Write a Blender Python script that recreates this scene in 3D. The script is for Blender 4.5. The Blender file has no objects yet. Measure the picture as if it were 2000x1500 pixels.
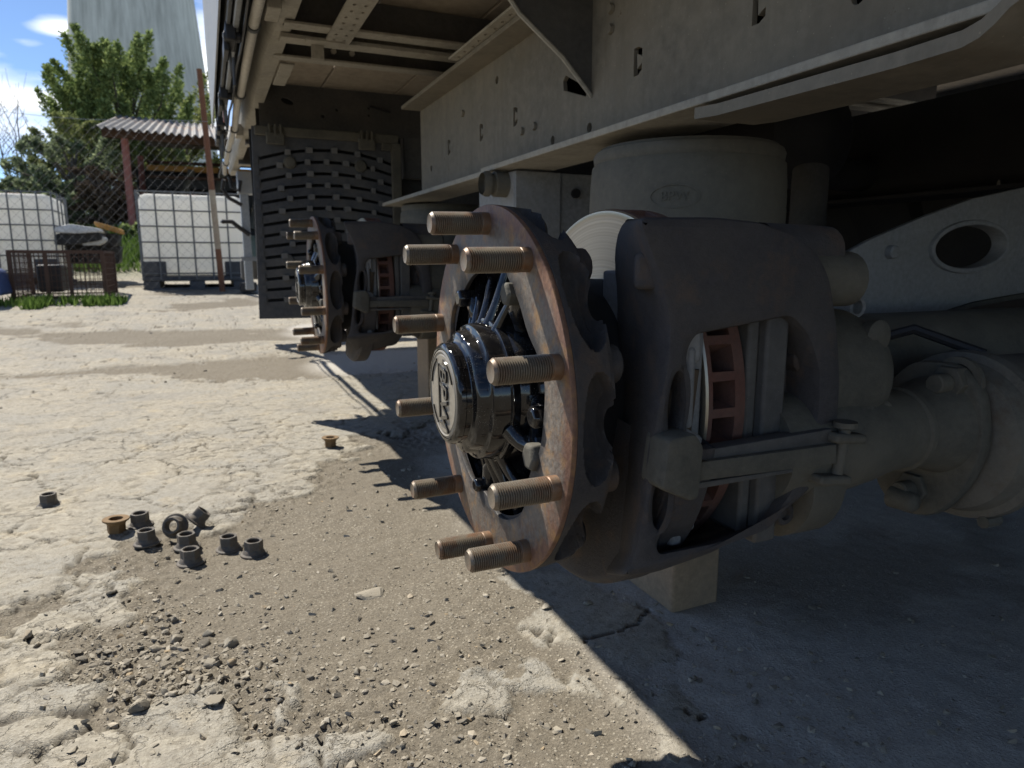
import bpy, bmesh, math, random
import numpy as np
from mathutils import Matrix, Vector
from math import sin, cos, pi, radians, hypot, atan2, sqrt
random.seed(7); RNG = np.random.default_rng(11)
S = bpy.context.scene
COL = S.collection

# ---------------------------------------------------------------- camera, light, exposure
F_PX, YAW, PITCH, EYE = 1355.0, radians(23.5), radians(10.13), 0.54
cam_d = bpy.data.cameras.new("camera"); cam = bpy.data.objects.new("camera", cam_d); COL.objects.link(cam)
cam.location = (0, 0, EYE); cam.rotation_euler = (pi/2 - PITCH, 0, -YAW)
cam_d.sensor_width = 36; cam_d.lens = F_PX/2000*36; cam_d.clip_start = .02; cam_d.clip_end = 3000
cam_d.dof.use_dof = True; cam_d.dof.focus_distance = .66; cam_d.dof.aperture_fstop = 13.0
S.camera = cam

SUN = Vector((-.38, .74, 1.0)).normalized()
sl = bpy.data.lights.new("sun", 'SUN'); sl.energy = 4.6; sl.angle = radians(.53); sl.color = (1, .95, .86)
so = bpy.data.objects.new("sun", sl); COL.objects.link(so); so.rotation_euler = SUN.to_track_quat('Z', 'Y').to_euler()
W = bpy.data.worlds.new("World"); S.world = W; W.use_nodes = True
S.view_settings.view_transform = 'Standard'; S.view_settings.look = 'None'
S.view_settings.exposure = .80; S.view_settings.gamma = 1.0; S.view_settings.use_curve_mapping = False
S.cycles.max_bounces = 10; S.cycles.diffuse_bounces = 5; S.cycles.glossy_bounces = 4
S.cycles.sample_clamp_indirect = 6.0; S.cycles.use_denoising = True

RV = np.array([cos(YAW), -sin(YAW), 0]); FH = np.array([sin(YAW), cos(YAW), 0]); UP = np.array([0, 0, 1.])
FV = FH*cos(PITCH) - UP*sin(PITCH); DV = -(UP*cos(PITCH) + FH*sin(PITCH)); CV = np.array([0, 0, EYE])
def ray(x, y): return RV*(x-1000)/F_PX + DV*(y-750)/F_PX + FV
def atY(x, y, Y): r = ray(x, y); return CV + r*(Y/r[1])
def atX(x, y, X): r = ray(x, y); return CV + r*(X/r[0])
def atZ(x, y, Z=0.): r = ray(x, y); return CV + r*((Z-EYE)/r[2])

def world_nodes():
    nt = W.node_tree; N, L = nt.nodes, nt.links; N.clear()
    out = N.new('ShaderNodeOutputWorld'); bg = N.new('ShaderNodeBackground'); bg.inputs['Strength'].default_value = .096
    sky = N.new('ShaderNodeTexSky'); sky.sky_type = 'NISHITA'; sky.sun_disc = False
    sky.sun_elevation = math.asin(SUN.z); sky.sun_rotation = atan2(SUN.x, SUN.y)
    sky.air_density = .6; sky.dust_density = 0.0; sky.ozone_density = 3.2
    tc = N.new('ShaderNodeTexCoord')
    mp = N.new('ShaderNodeMapping'); mp.inputs['Scale'].default_value = (1.0, 1.0, 4.2)
    n1 = N.new('ShaderNodeTexNoise'); n1.inputs['Scale'].default_value = 2.6; n1.inputs['Detail'].default_value = 9; n1.inputs['Roughness'].default_value = .55
    L.new(tc.outputs['Generated'], mp.inputs['Vector']); L.new(mp.outputs['Vector'], n1.inputs['Vector'])
    def math_(op, a, b=None, c=None):
        m = N.new('ShaderNodeMath'); m.operation = op
        for i, v in enumerate((a, b, c)):
            if v is None: continue
            if isinstance(v, (int, float)): m.inputs[i].default_value = v
            else: L.new(v, m.inputs[i])
        return m.outputs[0]
    acc = n1.outputs['Fac']
    # cloud banks: direction, half widths (radians: sideways, up), weight
    sep = N.new('ShaderNodeSeparateXYZ'); L.new(tc.outputs['Generated'], sep.inputs[0])
    az = math_('ARCTAN2', sep.outputs[0], sep.outputs[1]); el = math_('ARCSINE', sep.outputs[2])
    for px, py, wa, we, k in ((130, 58, .032, .010, .34), (60, 192, .12, .011, .27), (405, 150, .022, .07, .40), (30, 300, .14, .03, .04), (60, 85, .02, .006, .14), (-500, 150, .25, .05, .3), (900, 120, .3, .06, .3)):
        r = ray(px, py); r = r/np.linalg.norm(r)
        a0, e0 = atan2(r[0], r[1]), math.asin(r[2])
        da = math_('DIVIDE', math_('SUBTRACT', az, a0), wa); de = math_('DIVIDE', math_('SUBTRACT', el, e0), we)
        d2 = math_('ADD', math_('MULTIPLY', da, da), math_('MULTIPLY', de, de))
        acc = math_('ADD', acc, math_('MULTIPLY', math_('POWER', 2.718, math_('MULTIPLY', d2, -1.0)), k))
    ramp = N.new('ShaderNodeValToRGB'); ramp.color_ramp.elements[0].position = .56; ramp.color_ramp.elements[1].position = .80
    L.new(acc, ramp.inputs[0])
    mx = N.new('ShaderNodeMix'); mx.data_type = 'RGBA'
    L.new(ramp.outputs[0], mx.inputs['Factor']); L.new(sky.outputs[0], mx.inputs['A']); mx.inputs['B'].default_value = (9.5, 9.7, 10.0, 1)
    L.new(mx.outputs['Result'], bg.inputs['Color']); L.new(bg.outputs[0], out.inputs[0])
world_nodes()

# ---------------------------------------------------------------- materials
def material(name, build):
    m = bpy.data.materials.new(name); m.use_nodes = True
    nt = m.node_tree; b = nt.nodes['Principled BSDF']; build(nt, b); return m
def nnode(nt, kind, **kw):
    n = nt.nodes.new('ShaderNode'+kind)
    for k, v in kw.items():
        if k in n.inputs: n.inputs[k].default_value = v
        else: setattr(n, k, v)
    return n
def noise(nt, scale, detail=6, rough=.6, vec=None, dist=0):
    n = nnode(nt, 'TexNoise', Scale=scale, Detail=detail, Roughness=rough, Distortion=dist)
    if vec is not None: nt.links.new(vec, n.inputs['Vector'])
    return n.outputs['Fac']
def ramp(nt, fac, stops):
    r = nt.nodes.new('ShaderNodeValToRGB'); e = r.color_ramp.elements
    while len(e) < len(stops): e.new(.5)
    for i, (p, c) in enumerate(stops):
        e[i].position = p; e[i].color = (c, c, c, 1) if isinstance(c, (int, float)) else (*c, 1)
    nt.links.new(fac, r.inputs[0]); return r.outputs[0]
def mix(nt, fac, a, b):
    m = nt.nodes.new('ShaderNodeMix'); m.data_type = 'RGBA'
    for key, v in (('Factor', fac), ('A', a), ('B', b)):
        if isinstance(v, (int, float)): m.inputs[key].default_value = v
        elif isinstance(v, tuple): m.inputs[key].default_value = (*v, 1)
        else: nt.links.new(v, m.inputs[key])
    return m.outputs['Result']
def mth(nt, op, a, b=None):
    m = nt.nodes.new('ShaderNodeMath'); m.operation = op
    for i, v in enumerate((a, b)):
        if v is None: continue
        if isinstance(v, (int, float)): m.inputs[i].default_value = v
        else: nt.links.new(v, m.inputs[i])
    return m.outputs[0]
def bump(nt, b, h, strength=.4, dist=.002):
    n = nnode(nt, 'Bump', Strength=strength, Distance=dist); nt.links.new(h, n.inputs['Height']); nt.links.new(n.outputs[0], b.inputs['Normal'])
def obj_co(nt): return nnode(nt, 'TexCoord').outputs['Object']

def grimy(name, base, dust=(.30, .26, .19), amount=.5, rough=.75, scale=9, metal=0, spec=.3, rust=None, bumps=.35, bscale=90, speck=True, bdist=.0015, streak=0):
    """Painted or cast metal: mottled base, dust that settles in patches, specks, optional rust."""
    def f(nt, b):
        co = obj_co(nt)
        big = noise(nt, scale, 6, .62, co); fine = noise(nt, scale*11, 5, .7, co)
        c = mix(nt, ramp(nt, fine, [(.3, 0), (.75, 1)]), tuple(x*.72 for x in base), tuple(min(1, x*1.25) for x in base))
        if rust:
            c = mix(nt, ramp(nt, noise(nt, scale*1.7, 8, .7, co), [(.52, 0), (.68, .9)]), c, rust)
        c = mix(nt, mth(nt, 'MULTIPLY', ramp(nt, big, [(.35, 0), (.72, 1)]), amount), c, dust)
        if streak:
            mp = nnode(nt, 'Mapping'); mp.inputs['Scale'].default_value = (16, 16, 1.3); nt.links.new(co, mp.inputs[0])
            c = mix(nt, mth(nt, 'MULTIPLY', ramp(nt, noise(nt, 1.0, 7, .7, mp.outputs[0]), [(.5, 0), (.72, 1)]), streak), c, tuple(x*.42 for x in base))
            c = mix(nt, ramp(nt, noise(nt, 22, 8, .75, co), [(.64, 0), (.70, .7)]), c, (.085, .055, .036))
        if speck:
            v = nnode(nt, 'TexVoronoi', Scale=scale*26); nt.links.new(co, v.inputs['Vector'])
            c = mix(nt, ramp(nt, v.outputs['Distance'], [(.06, .5), (.11, 0)]), c, tuple(min(1, x*1.4) for x in dust))
        nt.links.new(c, b.inputs['Base Color'])
        nt.links.new(ramp(nt, fine, [(.2, max(.05, rough-.15)), (.8, min(1, rough+.12))]), b.inputs['Roughness'])
        b.inputs['Metallic'].default_value = metal; b.inputs['Specular IOR Level'].default_value = spec
        bump(nt, b, noise(nt, bscale, 6, .7, co), bumps, bdist)
    return material(name, f)

M = {}
M['chassis'] = grimy('dusty grey brown chassis paint', (.195, .174, .138), (.275, .237, .175), .6, .85, 4, rust=(.17, .145, .11), bumps=.3, bscale=60, streak=.3)
M['flange_edge'] = grimy('pale dusty steel', (.33, .305, .255), (.42, .375, .295), .5, .8, 8, streak=.4)
M['deck'] = grimy('dusty deck plywood', (.34, .285, .22), (.44, .37, .28), .6, .85, 4, speck=False)
M['dark_steel'] = grimy('dark dusty steel', (.075, .072, .070), (.17, .152, .12), .35, .7, 9)
M['chamber'] = grimy('dusty brown chamber steel', (.115, .106, .088), (.19, .168, .13), .6, .85, 14, bumps=.6, bscale=160, rust=(.09, .065, .045))
M['shadow_steel'] = grimy('steel darkened for interior shade', (.024, .023, .023), (.06, .054, .045), .3, .7, 9)  # darker steel copy, deep shade of the underside put into its colour
M['caliper'] = grimy('dark cast iron', (.052, .048, .049), (.115, .10, .082), .35, .8, 12, bumps=.9, bscale=300, rust=(.095, .066, .048))
M['pocket'] = grimy('brown casting skin', (.085, .062, .042), (.13, .10, .07), .5, .85, 20, bumps=.6, bscale=220)
M['housing'] = grimy('dusty cast housing', (.088, .082, .066), (.165, .146, .11), .6, .8, 12, bumps=.6, bscale=220)
M['rubber'] = grimy('dusty grey rubber', (.125, .114, .090), (.20, .178, .135), .55, .8, 6, bumps=.2, bscale=150)
M['black_rubber'] = grimy('black rubber', (.018, .018, .019), (.06, .055, .05), .3, .75, 8)
M['flap'] = grimy('dark mud flap plastic', (.065, .067, .073), (.17, .158, .135), .45, .7, 7, bumps=.3)
M['flap_lug'] = grimy('worn flap rubber', (.14, .138, .135), (.22, .20, .17), .5, .8, 9, bumps=.3)
M['rust_rim'] = grimy('red rusty disc rim', (.125, .055, .040), (.14, .10, .08), .6, .9, 20, bumps=.6, bscale=300, speck=False)
M['pad'] = grimy('brake pad backing plate', (.20, .20, .20), (.24, .22, .19), .4, .7, 16)
M['grey_plate'] = grimy('blue grey painted plate', (.25, .25, .245), (.33, .31, .265), .45, .75, 10)
M['curtain'] = grimy('grey curtain tarpaulin', (.23, .245, .26), (.30, .285, .25), .4, .6, 5, speck=False, bumps=.15, bscale=12, bdist=.01)
M['webbing'] = grimy('grey webbing', (.10, .105, .11), (.2, .19, .17), .3, .8, 20, bscale=400)
M['pole'] = grimy('dirty white tube', (.55, .52, .46), (.40, .36, .28), .6, .6, 12, speck=False)
M['black'] = grimy('black plastic', (.02, .02, .022), (.08, .075, .07), .2, .5, 10, speck=False)
M['red'] = grimy('faded red plastic', (.42, .10, .09), (.4, .25, .2), .3, .6, 10, speck=False)
M['wood'] = grimy('weathered timber', (.31, .22, .135), (.19, .145, .10), .7, .85, 9, bscale=120, speck=False)
M['rusty_pole'] = grimy('rusty steel', (.16, .07, .04), (.24, .13, .07), .5, .85, 7, bscale=80, speck=False)
M['rusty_pole_pale'] = grimy('flaking pale paint', (.42, .36, .26), (.2, .1, .06), .55, .85, 7, speck=False)
M['red_post'] = grimy('dull red painted post', (.30, .11, .09), (.3, .17, .13), .4, .8, 4, speck=False)
M['galv'] = grimy('galvanised tube', (.33, .35, .37), (.4, .39, .36), .3, .5, 12, metal=.3, speck=False)
M['cage'] = grimy('dull cage tube', (.13, .14, .145), (.2, .19, .17), .3, .6, 12, speck=False)
M['wire'] = grimy('dull wire', (.16, .16, .16), (.2, .19, .17), .3, .6, 12, speck=False)
M['pallet'] = grimy('dark pallet plastic', (.05, .055, .065), (.2, .19, .17), .4, .7, 6, speck=False)
M['dark_rust'] = grimy('dark rusty bar', (.075, .042, .03), (.14, .09, .06), .4, .85, 10, speck=False)
M['concrete_tower'] = None
M['bark'] = grimy('bark', (.10, .085, .065), (.16, .14, .11), .4, .9, 4, speck=False)
M['white_scrap'] = grimy('dirty white panel', (.62, .62, .60), (.4, .38, .33), .4, .5, 3, speck=False)
M['yellow_scrap'] = grimy('rusty yellow panel', (.42, .22, .05), (.2, .11, .05), .5, .7, 4, speck=False)
M['black_scrap'] = grimy('black scrap', (.02, .02, .02), (.09, .08, .07), .3, .6, 4, speck=False)
M['blue'] = grimy('blue tarpaulin', (.03, .06, .16), (.1, .12, .18), .3, .6, 4, speck=False)
M['nut'] = grimy('dull phosphated nut', (.085, .076, .066), (.20, .175, .135), .5, .7, 60, bscale=600, bumps=.4, rust=(.10, .055, .03), bdist=.0006)
M['nut_rust'] = grimy('rusty nut', (.16, .095, .04), (.24, .17, .09), .5, .8, 60, bscale=600, bumps=.4, bdist=.0006)

def f_cast(nt, b):                                  # wheel flange: bare grey steel where the wheel sat, rust towards the rim
    co = obj_co(nt); sp = nnode(nt, 'SeparateXYZ'); nt.links.new(co, sp.inputs[0])
    r = mth(nt, 'SQRT', mth(nt, 'ADD', mth(nt, 'MULTIPLY', sp.outputs[1], sp.outputs[1]), mth(nt, 'MULTIPLY', sp.outputs[2], sp.outputs[2])))
    n1 = noise(nt, 26, 8, .7, co); n2 = noise(nt, 190, 6, .7, co); n3 = noise(nt, 55, 7, .65, co)
    grey = mix(nt, ramp(nt, n2, [(.3, 0), (.7, 1)]), (.085, .076, .064), (.235, .21, .175))
    rust = mix(nt, ramp(nt, n2, [(.3, 0), (.72, 1)]), (.13, .06, .038), (.27, .135, .08))
    rr = mth(nt, 'ADD', r, mth(nt, 'MULTIPLY', mth(nt, 'SUBTRACT', n1, .5), .085))
    c = mix(nt, ramp(nt, rr, [(.164, .10), (.180, .85)]), grey, rust)
    c = mix(nt, ramp(nt, n3, [(.5, 0), (.66, .75)]), c, (.30, .17, .065)); c = mix(nt, ramp(nt, noise(nt, 30, 8, .75, co), [(.52, 0), (.66, .7)]), c, (.12, .055, .035))
    c = mix(nt, ramp(nt, mth(nt, 'ADD', r, mth(nt, 'MULTIPLY', mth(nt, 'SUBTRACT', n3, .5), .03)), [(.130, .9), (.143, 0)]), c, (.03, .03, .032))
    nt.links.new(c, b.inputs['Base Color']); b.inputs['Metallic'].default_value = .25
    nt.links.new(ramp(nt, n2, [(.2, .45), (.8, .8)]), b.inputs['Roughness'])
    bump(nt, b, n2, .5, .0012)
M['flange'] = material('rusty machined flange', f_cast)
def f_stud(nt, b):
    co = obj_co(nt); sp = nnode(nt, 'SeparateXYZ'); nt.links.new(co, sp.inputs[0])
    n1 = noise(nt, 70, 6, .7, co); n2 = noise(nt, 500, 4, .7, co)
    rnd = nnode(nt, 'ObjectInfo').outputs['Random']
    c = mix(nt, ramp(nt, n2, [(.3, 0), (.75, 1)]), (.125, .102, .077), (.28, .24, .185)); c = mix(nt, rnd, c, mix(nt, n1, (.10, .083, .066), (.26, .215, .15)))
    c = mix(nt, mth(nt, 'MULTIPLY', ramp(nt, noise(nt, 45, 6, .7, co), [(.5, 0), (.62, .8)]), rnd), c, (.16, .08, .04))
    x = mth(nt, 'ADD', sp.outputs[0], mth(nt, 'MULTIPLY', mth(nt, 'SUBTRACT', n1, .5), .085))
    c = mix(nt, ramp(nt, mth(nt, 'ADD', x, .06), [(.034, 0), (.060, .62)]), c, (.20, .085, .03))
    nt.links.new(c, b.inputs['Base Color']); b.inputs['Metallic'].default_value = .35
    b.inputs['Roughness'].default_value = .5; bump(nt, b, n2, .3, .0004)
M['stud'] = material('bronzed stud steel', f_stud)
def f_gloss(nt, b):
    co = obj_co(nt); sp = nnode(nt, 'SeparateXYZ'); nt.links.new(co, sp.inputs[0])
    v = nnode(nt, 'TexVoronoi', Scale=620); nt.links.new(co, v.inputs['Vector'])
    patch = ramp(nt, noise(nt, 38, 5, .6, co), [(.50, 0), (.64, 1)])
    dots = mth(nt, 'MULTIPLY', ramp(nt, v.outputs['Distance'], [(.12, .9), (.18, 0)]), patch)
    film = mth(nt, 'MULTIPLY', ramp(nt, noise(nt, 60, 8, .7, co), [(.45, 0), (.8, .10)]), 1.0)
    d = mth(nt, 'MAXIMUM', dots, film)
    nt.links.new(mix(nt, d, (.006, .006, .007), (.34, .31, .26)), b.inputs['Base Color'])
    nt.links.new(mix(nt, d, (.09, .09, .09), (.7, .7, .7)), b.inputs['Roughness'])
    b.inputs['Specular IOR Level'].default_value = .5
    b.inputs['Coat Weight'].default_value = .2; b.inputs['Coat Roughness'].default_value = .04
    bump(nt, b, noise(nt, 90, 3, .5, co), .07, .0012)
M['gloss'] = material('wet black gloss paint', f_gloss)
def f_capface(nt, b):
    co = obj_co(nt); n = noise(nt, 160, 6, .7, co)
    nt.links.new(mix(nt, ramp(nt, n, [(.3, 0), (.8, 1)]), (.20, .175, .135), (.30, .265, .21)), b.inputs['Base Color'])
    b.inputs['Roughness'].default_value = .42; b.inputs['Coat Weight'].default_value = .4; b.inputs['Coat Roughness'].default_value = .2
M['cap_face'] = material('dusty cap face', f_capface)
def f_disc(nt, b):
    co = obj_co(nt); sp = nnode(nt, 'SeparateXYZ'); nt.links.new(co, sp.inputs[0])
    r = mth(nt, 'SQRT', mth(nt, 'ADD', mth(nt, 'MULTIPLY', sp.outputs[1], sp.outputs[1]), mth(nt, 'MULTIPLY', sp.outputs[2], sp.outputs[2])))
    w = nnode(nt, 'TexNoise', Scale=420, Detail=3); w.noise_dimensions = '1D'; nt.links.new(r, w.inputs['W'])
    c = mix(nt, w.outputs['Fac'], (.34, .34, .33), (.62, .62, .60))
    c = mix(nt, ramp(nt, r, [(.176, 0), (.179, 1)]), c, (.36, .32, .25))
    nt.links.new(c, b.inputs['Base Color']); b.inputs['Metallic'].default_value = .75
    b.inputs['Roughness'].default_value = .34; bump(nt, b, w.outputs['Fac'], .25, .0006)
M['disc'] = material('polished brake disc', f_disc)
def f_tower(nt, b):
    co = obj_co(nt); mp = nnode(nt, 'Mapping'); mp.inputs['Scale'].default_value = (.35, .35, .02); nt.links.new(co, mp.inputs[0])
    n = noise(nt, 1.0, 8, .7, mp.outputs[0]); n2 = noise(nt, .05, 6, .6, co)
    c = mix(nt, ramp(nt, n, [(.36, 0), (.62, 1)]), (.36, .365, .35), (.62, .63, .61))
    c = mix(nt, ramp(nt, n2, [(.45, 0), (.75, .5)]), c, (.34, .345, .33))
    nt.links.new(c, b.inputs['Base Color']); b.inputs['Roughness'].default_value = .95
M['concrete_tower'] = material('streaked tower concrete', f_tower)
def f_tank(nt, b):
    co = obj_co(nt); c = mix(nt, noise(nt, 3, 5, .6, co), (.78, .77, .72), (.92, .91, .87))
    d = nnode(nt, 'BsdfDiffuse'); t = nnode(nt, 'BsdfTranslucent'); m = nnode(nt, 'MixShader'); m.inputs[0].default_value = .5
    nt.links.new(c, d.inputs[0]); nt.links.new(c, t.inputs[0]); nt.links.new(d.outputs[0], m.inputs[1]); nt.links.new(t.outputs[0], m.inputs[2])
    nt.links.new(m.outputs[0], nt.nodes['Material Output'].inputs[0])
M['tank'] = material('milky white plastic', f_tank)
def f_corr(nt, b):
    co = obj_co(nt)
    c = mix(nt, ramp(nt, noise(nt, .9, 7, .7, co), [(.48, 0), (.62, 1)]), (.125, .12, .117), (.15, .085, .055)); nt.links.new(c, b.inputs['Base Color'])
    b.inputs['Roughness'].default_value = .7
M['corrugated'] = material('weathered corrugated sheet', f_corr)
def leaf_mat(name, c0, c1, trans=.35):
    m = bpy.data.materials.new(name); m.use_nodes = True; nt = m.node_tree; nt.nodes.clear()
    out = nt.nodes.new('ShaderNodeOutputMaterial'); g = nt.nodes.new('ShaderNodeNewGeometry')
    d = nt.nodes.new('ShaderNodeBsdfDiffuse'); t = nt.nodes.new('ShaderNodeBsdfTranslucent'); ms = nt.nodes.new('ShaderNodeMixShader')
    c = ramp(nt, g.outputs['Random Per Island'], [(0, c0), (.75, c1), (1, tuple(min(1, x*1.35) for x in c1))])
    nt.links.new(c, d.inputs[0]); nt.links.new(c, t.inputs[0]); ms.inputs[0].default_value = trans
    nt.links.new(d.outputs[0], ms.inputs[1]); nt.links.new(t.outputs[0], ms.inputs[2]); nt.links.new(ms.outputs[0], out.inputs[0]); return m
M['leaf_bright'] = leaf_mat('fresh green leaves', (.085, .13, .04), (.27, .33, .125))
M['leaf_dull'] = leaf_mat('grey green leaves', (.085, .115, .06), (.25, .29, .165))
M['leaf_yellow'] = leaf_mat('yellow green leaves', (.11, .14, .045), (.27, .29, .12))
M['twig'] = leaf_mat('dry brown creeper', (.05, .038, .028), (.13, .10, .075), .1)
M['grass'] = leaf_mat('grass blades', (.05, .10, .02), (.16, .24, .06), .3)

def f_ground(nt, b):
    co = obj_co(nt); L = nt.links
    crust = nnode(nt, 'Attribute', attribute_name='crust').outputs['Fac']; crack = nnode(nt, 'Attribute', attribute_name='crack').outputs['Fac']
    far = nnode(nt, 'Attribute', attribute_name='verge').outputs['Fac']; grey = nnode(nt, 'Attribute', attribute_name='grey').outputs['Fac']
    n1 = noise(nt, 4, 8, .65, co); n2 = noise(nt, 34, 8, .7, co); n3 = noise(nt, 240, 5, .7, co); n4 = noise(nt, 520, 3, .6, co)
    cr = mix(nt, ramp(nt, n2, [(.3, 0), (.72, 1)]), (.245, .220, .175), (.43, .392, .318))
    cr = mix(nt, ramp(nt, n1, [(.42, 0), (.60, .8)]), cr, (.285, .272, .24))
    cr = mix(nt, ramp(nt, noise(nt, 11, 6, .6, co), [(.56, 0), (.7, .5)]), cr, (.43, .355, .235))
    cr = mix(nt, ramp(nt, n3, [(.30, .55), (.52, 0)]), cr, (.17, .15, .115)); cr = mix(nt, ramp(nt, n4, [(.55, 0), (.75, .6)]), cr, (.50, .455, .36))
    v = nnode(nt, 'TexVoronoi', Scale=60); L.new(co, v.inputs['Vector'])
    pits = mth(nt, 'MULTIPLY', ramp(nt, v.outputs['Distance'], [(.12, 1), (.2, 0)]), ramp(nt, n2, [(.45, 0), (.6, 1)]))
    cr = mix(nt, mth(nt, 'MULTIPLY', pits, .8), cr, (.12, .105, .08)); cr = mix(nt, ramp(nt, noise(nt, 70, 8, .75, co), [(.50, 0), (.62, .75)]), cr, (.20, .175, .135)); cr = mix(nt, ramp(nt, noise(nt, 2.2, 9, .72, co), [(.54, 0), (.66, .6)]), cr, (.22, .205, .18))
    di = mix(nt, ramp(nt, n3, [(.32, 0), (.7, 1)]), (.098, .084, .064), (.215, .186, .142))
    di = mix(nt, ramp(nt, n4, [(.54, 0), (.72, .55)]), di, (.34, .30, .235)); di = mix(nt, ramp(nt, n2, [(.48, 0), (.72, .6)]), di, (.20, .177, .14))
    v2 = nnode(nt, 'TexVoronoi', Scale=150); L.new(co, v2.inputs['Vector'])
    grains = mth(nt, 'MULTIPLY', ramp(nt, v2.outputs['Distance'], [(.2, 1), (.32, 0)]), ramp(nt, n1, [(.35, 0), (.55, .9)]))
    di = mix(nt, mth(nt, 'MULTIPLY', grains, .75), di, (.37, .335, .265))
    di = mix(nt, mth(nt, 'MULTIPLY', grey, .92), di, mix(nt, ramp(nt, n3, [(.3, 0), (.7, 1)]), (.335, .315, .28), (.53, .495, .435)))  # grey zone: pale concrete dust, brightened to lighten the trailer's shadow
    opn = nnode(nt, 'Attribute', attribute_name='open').outputs['Fac']
    wv = nnode(nt, 'TexNoise', Scale=9, Detail=6, Roughness=.65); L.new(co, wv.inputs['Vector'])
    va = nnode(nt, 'VectorMath', operation='MULTIPLY_ADD'); L.new(wv.outputs['Color'], va.inputs[0]); va.inputs[1].default_value = (.16, .16, 0); L.new(co, va.inputs[2])
    def cracks(scale, w, mask):
        vo = nnode(nt, 'TexVoronoi', Scale=scale, feature='DISTANCE_TO_EDGE'); vo.voronoi_dimensions = '2D'; L.new(va.outputs[0], vo.inputs['Vector'])
        return mth(nt, 'MULTIPLY', ramp(nt, vo.outputs['Distance'], [(w*.3, 1), (w, 0)]), mask)
    m1 = ramp(nt, noise(nt, 1.7, 4, .6, co), [(.46, 0), (.56, 1)])
    hair = mth(nt, 'MAXIMUM', cracks(5.5, .016, m1), mth(nt, 'MAXIMUM', cracks(17, .035, mth(nt, 'MULTIPLY', opn, 1.0)), cracks(26, .05, mth(nt, 'MULTIPLY', opn, ramp(nt, n1, [(.45, 0), (.6, .8)])))))
    hair = mth(nt, 'MULTIPLY', hair, crust)
    vp = nnode(nt, 'TexVoronoi', Scale=34, Randomness=1.0); L.new(va.outputs[0], vp.inputs['Vector'])
    hole = mth(nt, 'MULTIPLY', ramp(nt, vp.outputs['Distance'], [(.10, 1), (.17, 0)]), mth(nt, 'MULTIPLY', crust, ramp(nt, n1, [(.40, 0), (.55, 1)])))
    c = mix(nt, crust, di, cr); c = mix(nt, mth(nt, 'MULTIPLY', hole, .75), c, (.11, .095, .072)); c = mix(nt, mth(nt, 'MAXIMUM', crack, mth(nt, 'MULTIPLY', hair, .45)), c, (.07, .06, .047))
    vg = mix(nt, n1, (.30, .27, .20), (.12, .15, .06)); c = mix(nt, far, c, vg)
    L.new(c, b.inputs['Base Color']); b.inputs['Roughness'].default_value = .95; b.inputs['Specular IOR Level'].default_value = .15
    h = mth(nt, 'ADD', mth(nt, 'MULTIPLY', n2, 1.0), mth(nt, 'ADD', mth(nt, 'MULTIPLY', n3, .9), mth(nt, 'SUBTRACT', mth(nt, 'MULTIPLY', grains, .35), mth(nt, 'MULTIPLY', mth(nt, 'MAXIMUM', hair, hole), 1.6))))
    bump(nt, b, h, .7, .0035)
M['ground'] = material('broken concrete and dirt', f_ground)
def f_stone(nt, b):
    co = obj_co(nt); oi = nnode(nt, 'NewGeometry'); r = oi.outputs['Random Per Island']; ob = nnode(nt, 'ObjectInfo').outputs['Random']
    k = mth(nt, 'FRACT', mth(nt, 'ADD', r, ob))
    c = ramp(nt, k, [(0, (.13, .112, .085)), (.35, (.24, .21, .16)), (.7, (.34, .30, .23)), (.95, (.42, .375, .30)), (1, (.34, .24, .12))])
    c = mix(nt, mth(nt, 'MULTIPLY', noise(nt, 160, 6, .7, co), .6), c, (.22, .195, .155)); nt.links.new(c, b.inputs['Base Color'])
    b.inputs['Roughness'].default_value = .95; bump(nt, b, noise(nt, 220, 5, .7, co), .5, .002)
M['stone'] = material('rubble stone', f_stone)

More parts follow.
